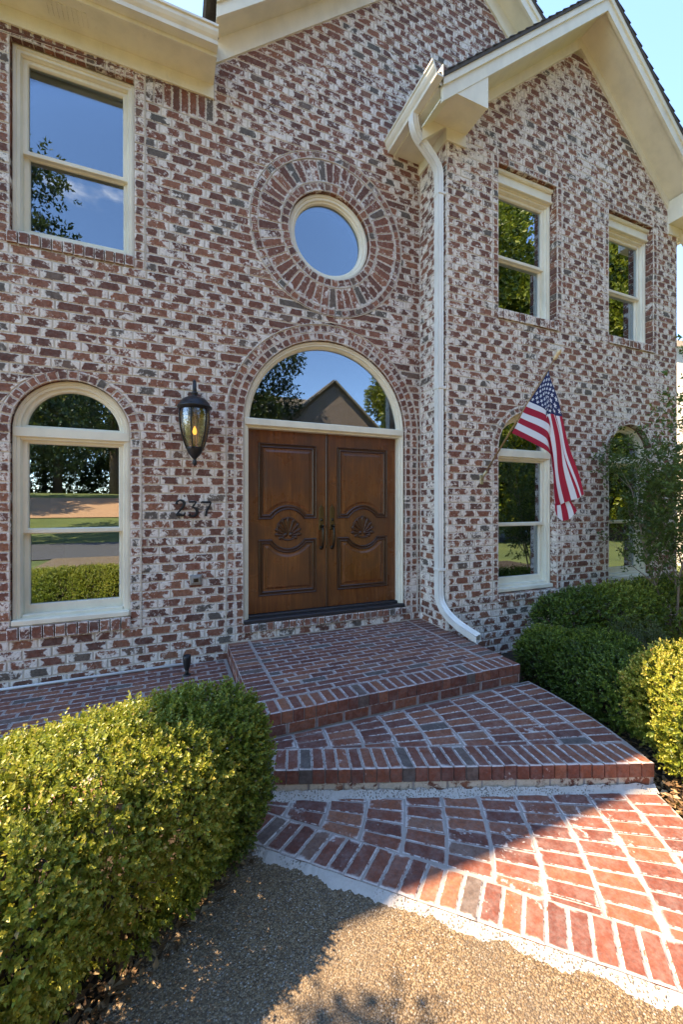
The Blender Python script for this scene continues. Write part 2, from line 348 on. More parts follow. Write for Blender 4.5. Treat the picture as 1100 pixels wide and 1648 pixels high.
def courses(k0, k1, zones, bound, F, mort, out, mh=0.0, depth=0.03):
    for k in range(k0, k1):
        z0, z1 = zk(k), zk(k+1); zm = (z0+z1)/2
        b0, b1 = bound(z0+1e-4), bound(z1-1e-4)
        if b0 is None or b1 is None: continue
        cuts = sorted([(q.span(z0+1e-4, zm), q.span(z1-1e-4, zm)) for q in zones if q.span(z0+1e-4, zm)], key=lambda t: t[0][0]+t[1][0])
        segs = []; L0, L1 = b0[0], b1[0]
        for (s0, s1) in cuts:
            segs.append((L0, L1, s0[0], s1[0])); L0, L1 = max(L0, s0[1]), max(L1, s1[1])
        segs.append((L0, L1, b0[1], b1[1]))
        off = (k % 2)*BL/2+random.uniform(-.012, .012)
        for (l0, l1, r0, r1) in segs:
            if r0-l0 < 0.02 and r1-l1 < 0.02: continue
            r0, r1 = max(r0, l0), max(r1, l1)
            mort.add([F(l0, z0, mh), F(r0, z0, mh), F(r1, z1, mh), F(l1, z1, mh)], [(0, 1, 2, 3)])
            lo, hi = min(l0, l1), max(r0, r1)
            xs = []; x = math.ceil((lo-off)/BL)*BL+off
            while x < hi: xs.append(x+random.uniform(-.007, .007)); x += BL
            xs = [x for x in xs if max(l0, l1)+0.055 < x < min(r0, r1)-0.055]
            e0 = [l0]+xs+[r0]; e1 = [l1]+xs+[r1]
            for i in range(len(e0)-1):
                g = 0.006; gb = 0.0055; dz = random.uniform(-.0015, .0015)
                a0 = e0[i]+g if i else e0[i]+0.004; a1 = e1[i]+g if i else e1[i]+0.004; c0 = e0[i+1]-g; c1 = e1[i+1]-g
                if c0-a0 < 0.012 and c1-a1 < 0.012: continue
                c0, c1 = max(c0, a0+0.004), max(c1, a1+0.004)
                pts = [(a0, z0+gb+dz), (c0, z0+gb+dz), (c1, z1-gb+dz), (a1, z1-gb+dz)]
                out.append(Brick(pts, F, L=max(c0-a0, c1-a1), H=CO, proud=random.uniform(.003, .007), depth=depth))
def column(x0, x1, k0, k1, F, out, mort, depth=0.11, mh=0.0):
    for k in range(k0, k1):
        z0, z1 = zk(k), zk(k+1); mort.add([F(x0, z0, mh), F(x1, z0, mh), F(x1, z1, mh), F(x0, z1, mh)], [(0, 1, 2, 3)])
        out.append(Brick([(x0+.004, z0+.0055), (x1-.004, z0+.0055), (x1-.004, z1-.0055), (x0+.004, z1-.0055)], F, L=x1-x0, H=CO, depth=depth, proud=random.uniform(.003, .007)))
def row(x0, x1, z0, z1, n, F, out, mort, proud=0.006, depth=0.05, mh=0.0):
    mort.add([F(x0, z0, mh), F(x1, z0, mh), F(x1, z1, mh), F(x0, z1, mh)], [(0, 1, 2, 3)])
    w = (x1-x0)/n
    for i in range(n):
        a, b = x0+i*w+.005, x0+(i+1)*w-.005
        out.append(Brick([(a, z0+.005), (b, z0+.005), (b, z1-.004), (a, z1-.004)], F, uv=[(0, 0), (0, 1), (1, 1), (1, 0)], L=z1-z0, H=w, proud=proud+random.uniform(-.002, .002), depth=depth))
def ring(cx, cz, r0, r1, a0, a1, n, F, out, mort, depth=0.05, proud=0.006, gap=0.005, mh=0.0, gr=0.004):
    A = (a1-a0)/n
    for i in range(n):
        s, e = a0+i*A, a0+(i+1)*A
        P = lambda r, a: (cx+r*math.cos(a), cz+r*math.sin(a))
        mort.add([F(*P(r0, s), mh), F(*P(r1, s), mh), F(*P(r1, e), mh), F(*P(r0, e), mh)], [(0, 1, 2, 3)])
        g0, g1 = gap/r0, gap/r1*1.2; j = random.uniform(-.1, .1)*A
        out.append(Brick([P(r0+gr, s+g0+j*.3), P(r1-gr, s+g1+j*.3), P(r1-gr, e-g1+j*.3), P(r0+gr, e-g0+j*.3)], F, uv=[(0, 0), (1, 0), (1, 1), (0, 1)], L=r1-r0, H=(r0+r1)/2*A, depth=depth, proud=proud+random.uniform(-.002, .002)))
# ------------------------------------------------------------------ the house
house = empty('house', (1.6, 0, -1.7), 'two-storey whitewashed red brick house with cream trim and an arched double front door', 'house')
FA = lambda x, z, h: (x, -h, z)
WY = -0.51; WX0, WX1 = 2.753, 6.87
FW = lambda x, z, h: (x, WY-h, z)
FS = lambda a, z, h: (WX0-h, -a, z)                        # side of the wing, a = distance in front of the main wall
DCX, DR, DZS = 1.604, 0.935, zk(27)                         # door: centre, radius, spring line
RCX, RCZ = 1.606, 2.915
UL = (-1.215, -0.305, 2.24, 3.833); LLx = (-1.212, -0.338); LLz0, LLzs = -1.005, 0.630
W1 = (3.472, 4.405); W2 = (5.373, 6.306); WUz = (2.25, 3.922); WLz = (-1.03, 0.63)
GS = 0.82; GXC = 3.41; GZ = 6.74                            # main gable: pitch, apex
VS = 0.835; VXC = 4.811; VZ = 5.80                          # wing gable
def gz(x): return GZ-GS*abs(x-GXC)
def vz(x): return VZ-VS*abs(x-VXC)
HX0 = -2.83
main_wall = empty('main_wall', (0, 0, -1.7), parent=house)
wing_wall = empty('wing_wall', (4.8, WY, -1.7), parent=house)
mortA, mortW = MB(), MB(); brA, ringA, brW, ringW = [], [], [], []
CW = 0.088
zonesA = [Rect(UL[0]-CW, UL[1]+CW, zk(43), 3.99), Arch(-0.775, 0.437+0.083, zk(24)-.01, LLzs), Rect(LLx[0]-CW, LLx[1]+CW, zk(3), zk(24)+.001),
          Arch(DCX, 1.104, zk(27)-.001, DZS), Rect(DCX-1.104, DCX+1.104, zk(1), zk(27)), Disc(RCX, RCZ, 0.872), Rect(UL[1]+CW, 0.385, 3.70, 3.99)]
def boundA(z):
    if z < 3.92: return (HX0, WX0)
    l = max(0.385, GXC-(GZ-z)/GS)
    r = WX0 if z < 4.10 else min(GXC+(GZ-z)/GS, VXC-(VZ-z)/VS+0.05 if z < VZ else 99)
    return (l, r) if r-l > 0.03 else None
courses(-5, 99, zonesA, boundA, FA, mortA, brA)
# jamb columns, sills, headers of the upper left window
column(UL[0]-CW, UL[0], 43, 65, FA, brA, mortA); column(UL[1], UL[1]+CW, 43, 65, FA, brA, mortA)
row(UL[0]-0.02, UL[1]+0.0, zk(43)+.002, UL[2], 12, FA, ringA, mortA, proud=0.022, depth=0.1)
row(UL[0], UL[1], UL[3], 3.935, 12, FA, ringA, mortA)
row(UL[1]+CW, 0.385, zk(62)+.002, 3.935, 8, FA, ringA, mortA)
# lower left arched window
column(LLx[0]-CW, LLx[0], 3, 24, FA, brA, mortA); column(LLx[1], LLx[1]+CW, 3, 24, FA, brA, mortA)
row(LLx[0]-0.02, LLx[1]+0.01, zk(3)+.002, LLz0, 11, FA, ringA, mortA, proud=0.03, depth=0.1)
ring(-0.775, LLzs, 0.437, 0.437+0.083, -0.09, math.pi+0.09, 21, FA, ringA, mortA, depth=0.11)
# door jambs and arches
for sgn in (-1, 1):
    for (a, b) in ((DR, DR+0.084), (DR+0.084, DR+0.169)):
        x0, x1 = sorted((DCX+sgn*a, DCX+sgn*b)); column(x0, x1, 1, 27, FA, brA, mortA, depth=0.11 if a == DR else 0.03)
ring(DCX, DZS, DR, DR+0.084, 0, math.pi, 38, FA, ringA, mortA, depth=0.11); ring(DCX, DZS, DR+0.084, DR+0.169, 0, math.pi, 41, FA, ringA, mortA)
row(DCX-DR-0.01, DCX+DR+0.01, zk(1), -1.195, 24, FA, ringA, mortA, proud=0.03, depth=0.02)
# round window rings
ring(RCX, RCZ, 0.468, 0.560, 0, 2*math.pi, 40, FA, ringA, mortA, depth=0.11, proud=0.007)
ring(RCX, RCZ, 0.560, 0.796, 0.03, 2*math.pi+0.03, 50, FA, ringA, mortA, proud=0.006)
ring(RCX, RCZ, 0.796, 0.872, 0, 2*math.pi, 62, FA, ringA, mortA, proud=0.012)
def bead(path, r=0.0045, closed=False):
    pts = [FA(p[0], p[1], 0.008) for p in path]
    mortA.tube(pts+([pts[0]] if closed else []), r, 6, cap=False)
for rr in (0.560, 0.798, 0.878): bead(arcpts(RCX, RCZ, rr, 0, 2*math.pi, 72))
bead([(DCX-DR-0.17, zk(1))]+arcpts(DCX, DZS, DR+0.172, math.pi, 0, 40)+[(DCX+DR+0.17, zk(1))], 0.0055)
bead([(UL[1]+CW+.002, zk(43)), (UL[1]+CW+.002, 3.9)], 0.005); bead([(LLx[1]+CW+.002, zk(3)), (LLx[1]+CW+.002, zk(24))], 0.006)
# reveals behind the jamb bricks
mortA.sweep([(UL[0], UL[2]), (UL[1], UL[2]), (UL[1], UL[3]), (UL[0], UL[3])], [(-.012, -.002), (-.012, -.16)], FA)
mortA.sweep([(LLx[0], LLz0), (LLx[1], LLz0), (LLx[1], LLzs)]+arcpts(-0.775, LLzs, 0.437, 0, math.pi, 24)+[(LLx[0], LLzs)], [(-.012, -.002), (-.012, -.16)], FA)
mortA.sweep([(DCX-DR, -1.195), (DCX+DR, -1.195)]+arcpts(DCX, DZS, DR, 0, math.pi, 40), [(-.012, -.002), (-.012, -.24)], FA)
mortA.sweep(arcpts(RCX, RCZ, 0.468, 0, 2*math.pi, 48)[:-1], [(-.012, -.002), (-.012, -.16)], FA)
# the wing front
zonesW = []
for (a, b) in (W1, W2):
    zonesW += [Rect(a-CW, b+CW, zk(43), zk(66)), Rect(a-CW, b+CW, zk(3), zk(24)+.001), Arch((a+b)/2, (b-a)/2+0.083, zk(24)-.01, WLz[1])]
def boundW(z):
    if z < vz(WX0): return (WX0, WX1)
    h = (VZ-z)/VS; return (VXC-h, VXC+h) if h > 0.03 else None
courses(-5, 88, zonesW, boundW, FW, mortW, brW)
for (a, b) in (W1, W2):
    c = (a+b)/2; r = (b-a)/2
    for x0, x1 in ((a-CW, a), (b, b+CW)):
        column(x0, x1, 43, 66, FW, brW, mortW, depth=0.13); column(x0, x1, 3, 24, FW, brW, mortW, depth=0.13)
    row(a-.02, b+.02, zk(43)+.002, WUz[0], 12, FW, ringW, mortW, proud=0.025, depth=0.13); row(a, b, zk(65), zk(66), 12, FW, ringW, mortW, depth=0.13)
    row(a-.02, b+.02, zk(3)+.002, WLz[0], 12, FW, ringW, mortW, proud=0.03, depth=0.13)
    ring(c, WLz[1], r, r+0.083, -0.09, math.pi+0.09, 22, FW, ringW, mortW, depth=0.13)
    mortW.sweep([(a, WUz[0]), (b, WUz[0]), (b, WUz[1]), (a, WUz[1])], [(-.012, -.002), (-.012, -.2)], FW)
    mortW.sweep([(a, WLz[0]), (b, WLz[0])]+arcpts(c, WLz[1], r, 0, math.pi, 24), [(-.012, -.002), (-.012, -.2)], FW)
# side of the wing (towards the door)
courses(-5, 65, [], lambda z: (0.0, -WY), FS, mortW, brW)
# right flank, left flank and back of the house, plain
shell = MB()
for (x0, y0, x1, y1, zt) in ((WX1, WY, WX1, 8.0, 4.05), (HX0, 8.0, HX0, 0.0, 4.05), (WX1, 8.0, HX0, 8.0, 4.05)):
    shell.add([(x0, y0, -1.8), (x1, y1, -1.8), (x1, y1, zt), (x0, y0, zt)], [(0, 1, 2, 3)])
shell.add([(HX0, 8, 4.05), (HX0, 0, 4.05), (HX0, 4, 7.4)], [(0, 1, 2)]); shell.add([(WX1, 0, 4.05), (WX1, 8, 4.05), (WX1, 4, 7.4)], [(0, 1, 2)])
shell.build('back_wall', M['mortar_dark'], house)
mortA.build('mortar', M['mortar'], main_wall); mortW.build('mortar', M['mortar'], wing_wall)
lay(brA, main_wall, M['brick'], limit=300); lay(ringA, main_wall, M['brick_ring'], name='arch_brick', limit=295, rest='arch_brick_field')
lay(brW, wing_wall, M['brick_wing'], limit=300); lay(ringW, wing_wall, M['brick_wing'], name='sill_brick', limit=150)

# ------------------------------------------------------------------ roofs, eaves, gutters
def slab(mb, q, t):                                         # a sloping quad with thickness t upwards along its normal
    a, b, c, d = [Vector(p) for p in q]; n = (b-a).cross(d-a).normalized()
    if n.z < 0: n = -n
    v = [a, b, c, d, a+n*t, b+n*t, c+n*t, d+n*t]
    mb.add(v, [(3, 2, 1, 0), (4, 5, 6, 7), (0, 1, 5, 4), (1, 2, 6, 5), (2, 3, 7, 6), (3, 0, 4, 7)])
def roof_plane(name, e0, e1, r0, r1, t=0.03):
    """eave corner pair e0-e1, ridge pair r0-r1; deck plus overlapping shingle courses"""
    e0, e1, r0, r1 = map(Vector, (e0, e1, r0, r1)); d = MB(); slab(d, (e0, e1, r1, r0), t)
    ro = d.build(name, M['shingle'], house); n = (e1-e0).cross(r0-e0).normalized(); n = n if n.z > 0 else -n
    L = (r0-e0).length; k = int(L/0.14); s = MB(); up0, up1 = (r0-e0)/k, (r1-e1)/k
    for i in range(k):
        a, b = e0+up0*i, e1+up1*i; c, f = e1+up1*(i+1.05), e0+up0*(i+1.05)
        w = (b-a).normalized(); j = random.uniform(0, .006)
        v = [a+n*(t+.001)-w*.012, b+n*(t+.001)+w*.012, c+n*(t+.001), f+n*(t+.001), a+n*(t+.009+j*.6)-w*.012, b+n*(t+.009+j*.6)+w*.012, c+n*(t+.004), f+n*(t+.004)]
        s.add(v, [(4, 5, 6, 7), (0, 1, 5, 4), (1, 2, 6, 5), (3, 0, 4, 7)])
    s.build('shingle_courses', M['shingle'], ro, kind='stuff')
MT = 0.42; VT = 0.33                                        # roof underside above the rake line on the wall
MO, VO = 0.25, 0.37                                         # overhang of main gable, of wing gable
EZ = 4.205
xL, xR = 0.30, 6.75
def gable_roof(xc, zc, s, xl, xr, add, yf, yb):
    for x in (xl, xr):
        z = zc-s*abs(x-xc)+add; roof_plane('roof', (x, yf, z), (x, yb, z), (xc, yf, zc+add), (xc, yb, zc+add))
gable_roof(GXC, GZ, GS, xL, xR, MT-.03, -MO-.03, 7.0)
gable_roof(VXC, VZ, VS, 2.37, 7.25, VT-.03, WY-VO-.03, 4.0)
for (ye, yr) in ((-0.31, 3.9), (8.3, 3.9)):
    xe = 0.386 if ye < 0 else 7.2
    roof_plane('roof', (-3.10, ye, EZ-.06), (xe, ye, EZ-.06), (-3.10, yr, EZ+3.45), (xe, yr, EZ+3.45))
kz = lambda y: EZ-.06+(y+.31)*3.51/4.21
roof_plane('roof', (0.386, 0.15, kz(.15)), (0.62, 0.15, kz(.15)), (0.386, 3.9, EZ+3.45), (3.9, 3.9, EZ+3.45))
# rake trim: frieze on the wall, soffit, fascia with crown
def rake(xc, zc, s, xa, ywall, ov, fr, f0, f1, tag_y):
    sg = 1 if xa < xc else -1
    za = zc-s*abs(xa-xc); top = (xc, zc)
    P = lambda x, z, y: (x, y, z)
    mb = MB(); yo = ywall-0.022
    mb.add([P(xa, za-.004, yo), P(xc, zc-.004, yo), P(xc, zc+fr, yo), P(xa, za+fr, yo), P(xa, za-.004, ywall+.05), P(xc, zc-.004, ywall+.05)], [(0, 1, 2, 3), (0, 4, 5, 1)])
    mb.build('frieze_board', M['trim'], house)
    mb = MB(); mb.add([P(xa, za+fr, ywall+.02), P(xc, zc+fr, ywall+.02), P(xc, zc+fr, ywall-ov+.02), P(xa, za+fr, ywall-ov+.02), P(xa, za+fr+.02, ywall+.02), P(xc, zc+fr+.02, ywall+.02), P(xc, zc+fr+.02, ywall-ov+.02), P(xa, za+fr+.02, ywall-ov+.02)], [(0, 1, 2, 3), (7, 6, 5, 4), (0, 3, 7, 4)])
    mb.build('soffit', M['trim'], house)
    mb = MB(); yf = ywall-ov
    for (y0, a, b) in ((yf, f0, f1), (yf-.018, f1-.075, f1+.0)):
        v = [P(xa, za+a, y0), P(xc, zc+a, y0), P(xc, zc+b, y0), P(xa, za+b, y0), P(xa, za+a, y0+.03), P(xc, zc+a, y0+.03), P(xc, zc+b, y0+.03), P(xa, za+b, y0+.03)]
        mb.add(v, [(0, 1, 2, 3), (0, 4, 5, 1), (3, 2, 6, 7), (0, 3, 7, 4), (5, 4, 7, 6)])
    mb.build('fascia_board', M['trim'], house, recalc=True)
rake(GXC, GZ, GS, 0.387, 0.0, MO, 0.226, 0.19, MT-.03, 0); rake(GXC, GZ, GS, 6.6, 0.0, MO, 0.226, 0.19, MT-.03, 0)
rake(VXC, VZ, VS, 2.42, WY, VO, 0.125, 0.085, VT-.03, 0); rake(VXC, VZ, VS, 7.202, WY, VO, 0.125, 0.085, VT-.03, 0)
# horizontal eaves
SZ = 4.045
def eave_x(x0, x1, y, fz=3.915, ov=0.27):
    mb = MB(); mb.box(x0, x1, y-.022, y+.03, fz, SZ+.03); mb.build('frieze_board', M['trim'], house)
    mb = MB(); mb.box(x0, x1-.002, y-ov, y+.03, SZ, SZ+.02); mb.build('soffit', M['trim'], house)
    mb = MB(); mb.box(x0, x1-.001, y-ov-.025, y-ov+.001, SZ-.012, SZ+.16); mb.build('fascia_board', M['trim'], house)
GP = [(0, 0.0), (0.075, 0.0), (0.080, 0.03), (0.098, 0.05), (0.112, 0.075), (0.115, 0.105), (0.128, 0.108), (0.128, 0.128), (0.118, 0.128), (0.106, 0.112), (0.09, 0.08), (0.07, 0.02), (0.005, 0.02), (0.005, 0.125), (0, 0.125)]
eave_x(-3.06, 0.384, 0.0)
mb = MB(); mb.extrude(GP, (-3.1, -0.296, SZ+.022), (0.386, -0.296, SZ+.022), (0, -1, 0), (0, 0, 1)); mb.build('gutter', M['gutter'], house, recalc=True)
vent = MB()
for i in range(9): vent.box(-0.95+i*.035, -0.925+i*.035, -0.21, -0.09, SZ-.004, SZ+.001)
vent.build('soffit_vent', M['trim'], house)
# wing eaves: left (over the downspout) and right, with box returns on the front
for (xw, sg) in ((WX0, -1), (WX1, 1)):
    yb = 0.0 if sg < 0 else 7.8; yf = WY-VO
    xo = xw+sg*0.345
    b = lambda mb, xa, xb, *r: mb.box(min(xa, xb), max(xa, xb), *r)
    mb = MB(); b(mb, xw, xw+sg*.022, WY-.022, yb, 3.915, SZ+.01); mb.build('frieze_board', M['trim'], house)
    mb = MB(); b(mb, xw-sg*.02, xo, yf+.03, yb, SZ, SZ+.02); mb.build('soffit', M['trim'], house)
    mb = MB(); b(mb, xo, xo+sg*.022, yf+.004, yb, SZ-.012, SZ+.14); mb.build('fascia_board', M['trim'], house)
    xr = xw-sg*0.235                                        # the return on the front
    mb = MB(); b(mb, xw+sg*.0, xr, WY-.024, WY, 3.912, SZ+.01); mb.build('frieze_board', M['trim'], house)
    mb = MB(); b(mb, xw-sg*.02, xr, yf+.03, WY+.02, SZ, SZ+.02); mb.build('soffit', M['trim'], house)
    mb = MB(); zt = lambda x: vz(x)+0.09
    v = [(xo+sg*.02, yf+.006, SZ-.012), (xr, yf+.006, SZ-.012), (xr, yf+.006, zt(xr)), (xo+sg*.02, yf+.006, max(SZ+.02, zt(xo)))]
    v += [(p[0], yf+.03, p[2]) for p in v]
    mb.add(v, [(0, 1, 2, 3), (7, 6, 5, 4), (0, 4, 5, 1), (1, 5, 6, 2), (2, 6, 7, 3), (3, 7, 4, 0)]); mb.build('return_board', M['trim'], house, recalc=True)
    mb = MB(); b(mb, xr, xr-sg*.003, yf+.03, WY+.01, SZ+.004, zt(xr)); mb.build('return_end', M['trim'], house)
    mb = MB(); mb.extrude(GP, (xo+sg*.023, yf-.06, SZ+.0), (xo+sg*.023, yb-.002, SZ+.0), (sg, 0, 0), (0, 0, 1)); mb.build('gutter', M['gutter'], house, recalc=True)
# downspout
gx = WX0-0.345-.023-.05
def smooth3(pts, n=4):
    out = []
    for i in range(len(pts)-1):
        p0, p1, p2, p3 = [Vector(pts[min(max(i+k, 0), len(pts)-1)]) for k in (-1, 0, 1, 2)]
        if (p2-p1).length > .5: out.append(p1); continue
        for k in range(n): t = k/n; m1, m2 = ((p2-p0)*.5 if (p1-p0).length < .5 else (p2-p1)), ((p3-p1)*.5 if (p3-p2).length < .5 else (p2-p1)); out.append((2*t**3-3*t**2+1)*p1+(t**3-2*t**2+t)*m1+(-2*t**3+3*t**2)*p2+(t**3-t**2)*m2)
    return out+[Vector(pts[-1])]
def pipe(pts, w=0.088, d=0.066):
    """corrugated rectangular downspout section carried along a path"""
    sec = []
    for (a0, b0, a1, b1, n) in ((-1, -1, 1, -1, 5), (1, -1, 1, 1, 4), (1, 1, -1, 1, 5), (-1, 1, -1, -1, 4)):
        for i in range(n):
            f = i/n; k = 1.0 if i % 2 == 0 else 0.90; sec.append(((a0+(a1-a0)*f)*w/2*(k if a0 == a1 else .97), (b0+(b1-b0)*f)*d/2*(k if b0 == b1 else .97)))
    mb = MB(); N = len(pts); P = [Vector(p) for p in pts]; v = []; n = len(sec); X = Vector((0, 1, 0))
    u = Vector((0, 1, 0))
    for i in range(N):
        t = (P[min(i+1, N-1)]-P[max(i-1, 0)]).normalized(); u = (u-t*u.dot(t)).normalized()
        
        wv = t.cross(u); v += [P[i]+u*a+wv*b for a, b in sec]
    mb.add(v, [(i*n+k, i*n+(k+1) % n, (i+1)*n+(k+1) % n, (i+1)*n+k) for i in range(N-1) for k in range(n)]+[tuple(range(n))]); return mb
pts = [(gx, -0.50, SZ+.005), (gx+.0, -0.50, SZ-.05), (gx+.02, -0.49, SZ-.11), (gx+.07, -0.475, SZ-.17), (2.57, -0.462, SZ-.30), (2.645, -0.455, SZ-.37), (2.683, -0.452, SZ-.44), (2.69, -0.45, SZ-.54),
       (2.69, -0.45, 1.2), (2.69, -0.45, -0.90), (2.692, -0.455, -1.0), (2.70, -0.49, -1.09), (2.715, -0.57, -1.17), (2.74, -0.68, -1.235), (2.76, -0.80, -1.275), (2.78, -0.97, -1.312)]
ds = pipe(smooth3(pts)).build('downspout', M['pipe'], house, recalc=True)
for z in (3.35, 1.25, -0.72):
    mb = MB(); mb.bbox(2.69-.038, WX0, -0.45-.05, -0.45+.05, z, z+.03, .004); mb.build('strap', M['pipe'], ds)
# ------------------------------------------------------------------ windows
def panebox(pts2, F, h, t=0.006):
    mb = MB(); n = len(pts2); v = [F(p[0], p[1], h) for p in pts2]+[F(p[0], p[1], h-t) for p in pts2]
    mb.add(v, [tuple(range(n)), tuple(range(n, 2*n))[::-1]]+[(n+i, n+(i+1) % n, (i+1) % n, i) for i in range(n)]); return mb
def rectp(x0, x1, z0, z1): return [(x0, z0), (x1, z0), (x1, z1), (x0, z1)]
def fbox(mb, F, x0, x1, z0, z1, h0, h1, c=0.004):
    a, b = F(x0, z0, h0), F(x1, z1, h1); mb.bbox(min(a[0], b[0]), max(a[0], b[0]), min(a[1], b[1]), max(a[1], b[1]), min(a[2], b[2]), max(a[2], b[2]), c)
SASH = [(0, -.05), (0, 0), (.004, .003), (.034, .003), (.042, -.010), (.042, -.05)]
def sashes(w, F, x0, x1, z0, z1, rc, gm):
    zm = z0+(z1-z0)*0.468
    for nm, a, b, h, bot in (('upper_sash', zm-.012, z1, rc-.045, 0), ('lower_sash', z0, zm+.022, rc-.082, .03)):
        p = rectp(x0, x1, a, b); s = MB(); s.sweep(p, [(d, hh+h) for d, hh in SASH], F)
        if bot: fbox(s, F, x0+.001, x1-.001, a+.001, a+.075, h-.05, h+.002)
        so = s.build(nm, M['trim'], w); panebox(rectp(x0+.038, x1-.038, a+.036+bot, b-.038), F, h-.022).build('pane', gm, so)
def window(F, x0, x1, z0, z1, rc, label, arch=None, header=0.0, sill=0.0, cw=0.062, gm=None):
    gm = gm or M['glass_wing']
    org = F((x0+x1)/2, z0, rc); w = empty('window', org, parent=house); w['label'] = label
    zt = (z1 or 0)-header; prof = [(0, rc-.14), (0, rc), (.006, rc+.006), (cw*.45, rc+.006), (cw*.5, rc-.006), (cw*.85, rc-.006), (cw*.92, rc-.022), (cw, rc-.03), (cw, rc-.14)]
    f = MB()
    if arch is None:
        f.sweep(rectp(x0, x1, z0+sill, zt), prof, F); f.build('frame', M['trim'], w)
        if header:
            h = MB(); fbox(h, F, x0+.001, x1-.001, zt-.004, z1-.03, rc-.1, rc+.03); fbox(h, F, x0+.001, x1-.001, z1-.05, z1-.001, rc-.1, rc+.062, .012); fbox(h, F, x0+.001, x1-.001, zt-.02, zt+.012, rc-.1, rc+.045, .006); h.build('header_board', M['trim'], w)
        sashes(w, F, x0+cw-.004, x1-cw+.004, z0+sill+cw*.6, zt-cw+.004, rc, gm)
    else:
        zs = arch; c = (x0+x1)/2; r = (x1-x0)/2
        f.sweep([(x0, z0), (x1, z0), (x1, zs)]+arcpts(c, zs, r, 0, math.pi, 28)[1:-1]+[(x0, zs)], prof, F); f.build('frame', M['trim'], w)
        t = MB(); fbox(t, F, x0+.004, x1-.004, zs-.062, zs+.018, rc-.12, rc+.012); fbox(t, F, x0+.03, x1-.03, zs-.085, zs-.055, rc-.12, rc-.012); t.build('transom_bar', M['trim'], w)
        fl = MB(); rr = r-cw+.002; a_ = math.asin(.012/rr); path = arcpts(c, zs, rr, a_, math.pi-a_, 28)
        fl.sweep(path, [(0, rc-.1), (0, rc-.03), (.022, rc-.03), (.03, rc-.045), (.03, rc-.1)], F); fo = fl.build('fanlight', M['trim'], w)
        rr -= .026; a_ = math.asin(.036/rr); panebox(arcpts(c, zs, rr, a_, math.pi-a_, 28), F, rc-.055).build('pane', gm, fo)
        sashes(w, F, x0+cw-.004, x1-cw+.004, z0+.075, zs-.07, rc, gm)
        s = MB(); fbox(s, F, x0+.002, x1-.002, z0+.001, z0+.05, rc-.12, rc+.05, .008); fbox(s, F, x0+cw, x1-cw, z0+.05, z0+.078, rc-.12, rc-.01); s.build('sill', M['trim'], w)
    return w
window(FA, UL[0], UL[1], UL[2], UL[3], -0.055, 'wide sash window with square head under the eave', gm=M['glass'])
window(FA, LLx[0], LLx[1], LLz0, None, -0.045, 'arched sash window with fanlight beside the lantern', arch=LLzs)
for (a, b), n1, n2 in ((W1, 'square-headed wing window above the flag', 'arched wing window behind the flag'), (W2, 'square-headed wing window away from the flag', 'arched wing window behind the small tree')):
    window(FW, a, b, WUz[0], WUz[1], -0.10, n1, header=0.15); window(FW, a, b, WLz[0], None, -0.095, n2, arch=WLz[1])
rw = empty('round_window', FA(RCX, RCZ-.47, -.05), parent=house); rw['label'] = 'round window inside rings of brick'
f = MB(); f.sweep(arcpts(RCX, RCZ, 0.466, 0, 2*math.pi, 56)[:-1], [(0, -.2), (0, -.045), (.008, -.038), (.03, -.038), (.036, -.05), (.058, -.052), (.064, -.07), (.078, -.074), (.082, -.1), (.082, -.2)], FA, smooth=False); f.build('frame', M['trim'], rw)
panebox(arcpts(RCX, RCZ, 0.388, 0, 2*math.pi, 56)[:-1], FA, -.105).build('pane', M['glass'], rw)
# ------------------------------------------------------------------ front door
fd = empty('front_door', (DCX, 0.0, -1.2), parent=house); fd['label'] = 'arched entrance with stained wooden double doors and a half-round transom window'
f = MB(); path = [(DCX+DR, -1.195), (DCX+DR, DZS)]+arcpts(DCX, DZS, DR, 0, math.pi, 44)[1:-1]+[(DCX-DR, DZS), (DCX-DR, -1.195)]
f.sweep(path, [(0, -.2), (0, -.03), (.008, -.022), (.022, -.022), (.028, -.034), (.046, -.036), (.05, -.052), (.058, -.054), (.058, -.2)], FA, closed=False); f.build('door_frame', M['trim'], fd)
t = MB(); fbox(t, FA, DCX-DR+.004, DCX+DR-.004, DZS-.03, DZS+.045, -.2, -.018, .008); fbox(t, FA, DCX-DR+.03, DCX+DR-.03, DZS-.052, DZS-.025, -.2, -.05, .004); t.build('transom_bar', M['trim'], fd)
tw = MB(); rr = DR-.056; zs = DZS+.04
a_ = math.asin(.04/rr); tw.sweep(arcpts(DCX, DZS, rr, a_, math.pi-a_, 44), [(0, -.18), (0, -.065), (.012, -.065), (.016, -.08), (.016, -.18)], FA); two = tw.build('transom_window', M['trim'], fd)
a_ = math.asin(.053/(rr-.012)); panebox(arcpts(DCX, DZS, rr-.012, a_, math.pi-a_, 44), FA, -.09).build('pane', M['glass'], two)
th = MB(); th.bbox(DCX-DR+.002, DCX+DR-.002, -.012, .22, -1.196, -1.160, .006); th.bbox(DCX-DR+.05, DCX+DR-.05, .07, .22, -1.162, -1.138, .005); th.build('threshold', M['threshold'], fd)
DH = -0.125; DZ0, DZ1 = -1.136, DZS-.052
MOLD = [(0, -.002), (0.003, .010), (.010, .014), (.016, .010), (.020, .003), (.028, .002), (.034, .008), (.042, .010), (.05, .004), (.054, -.002)]
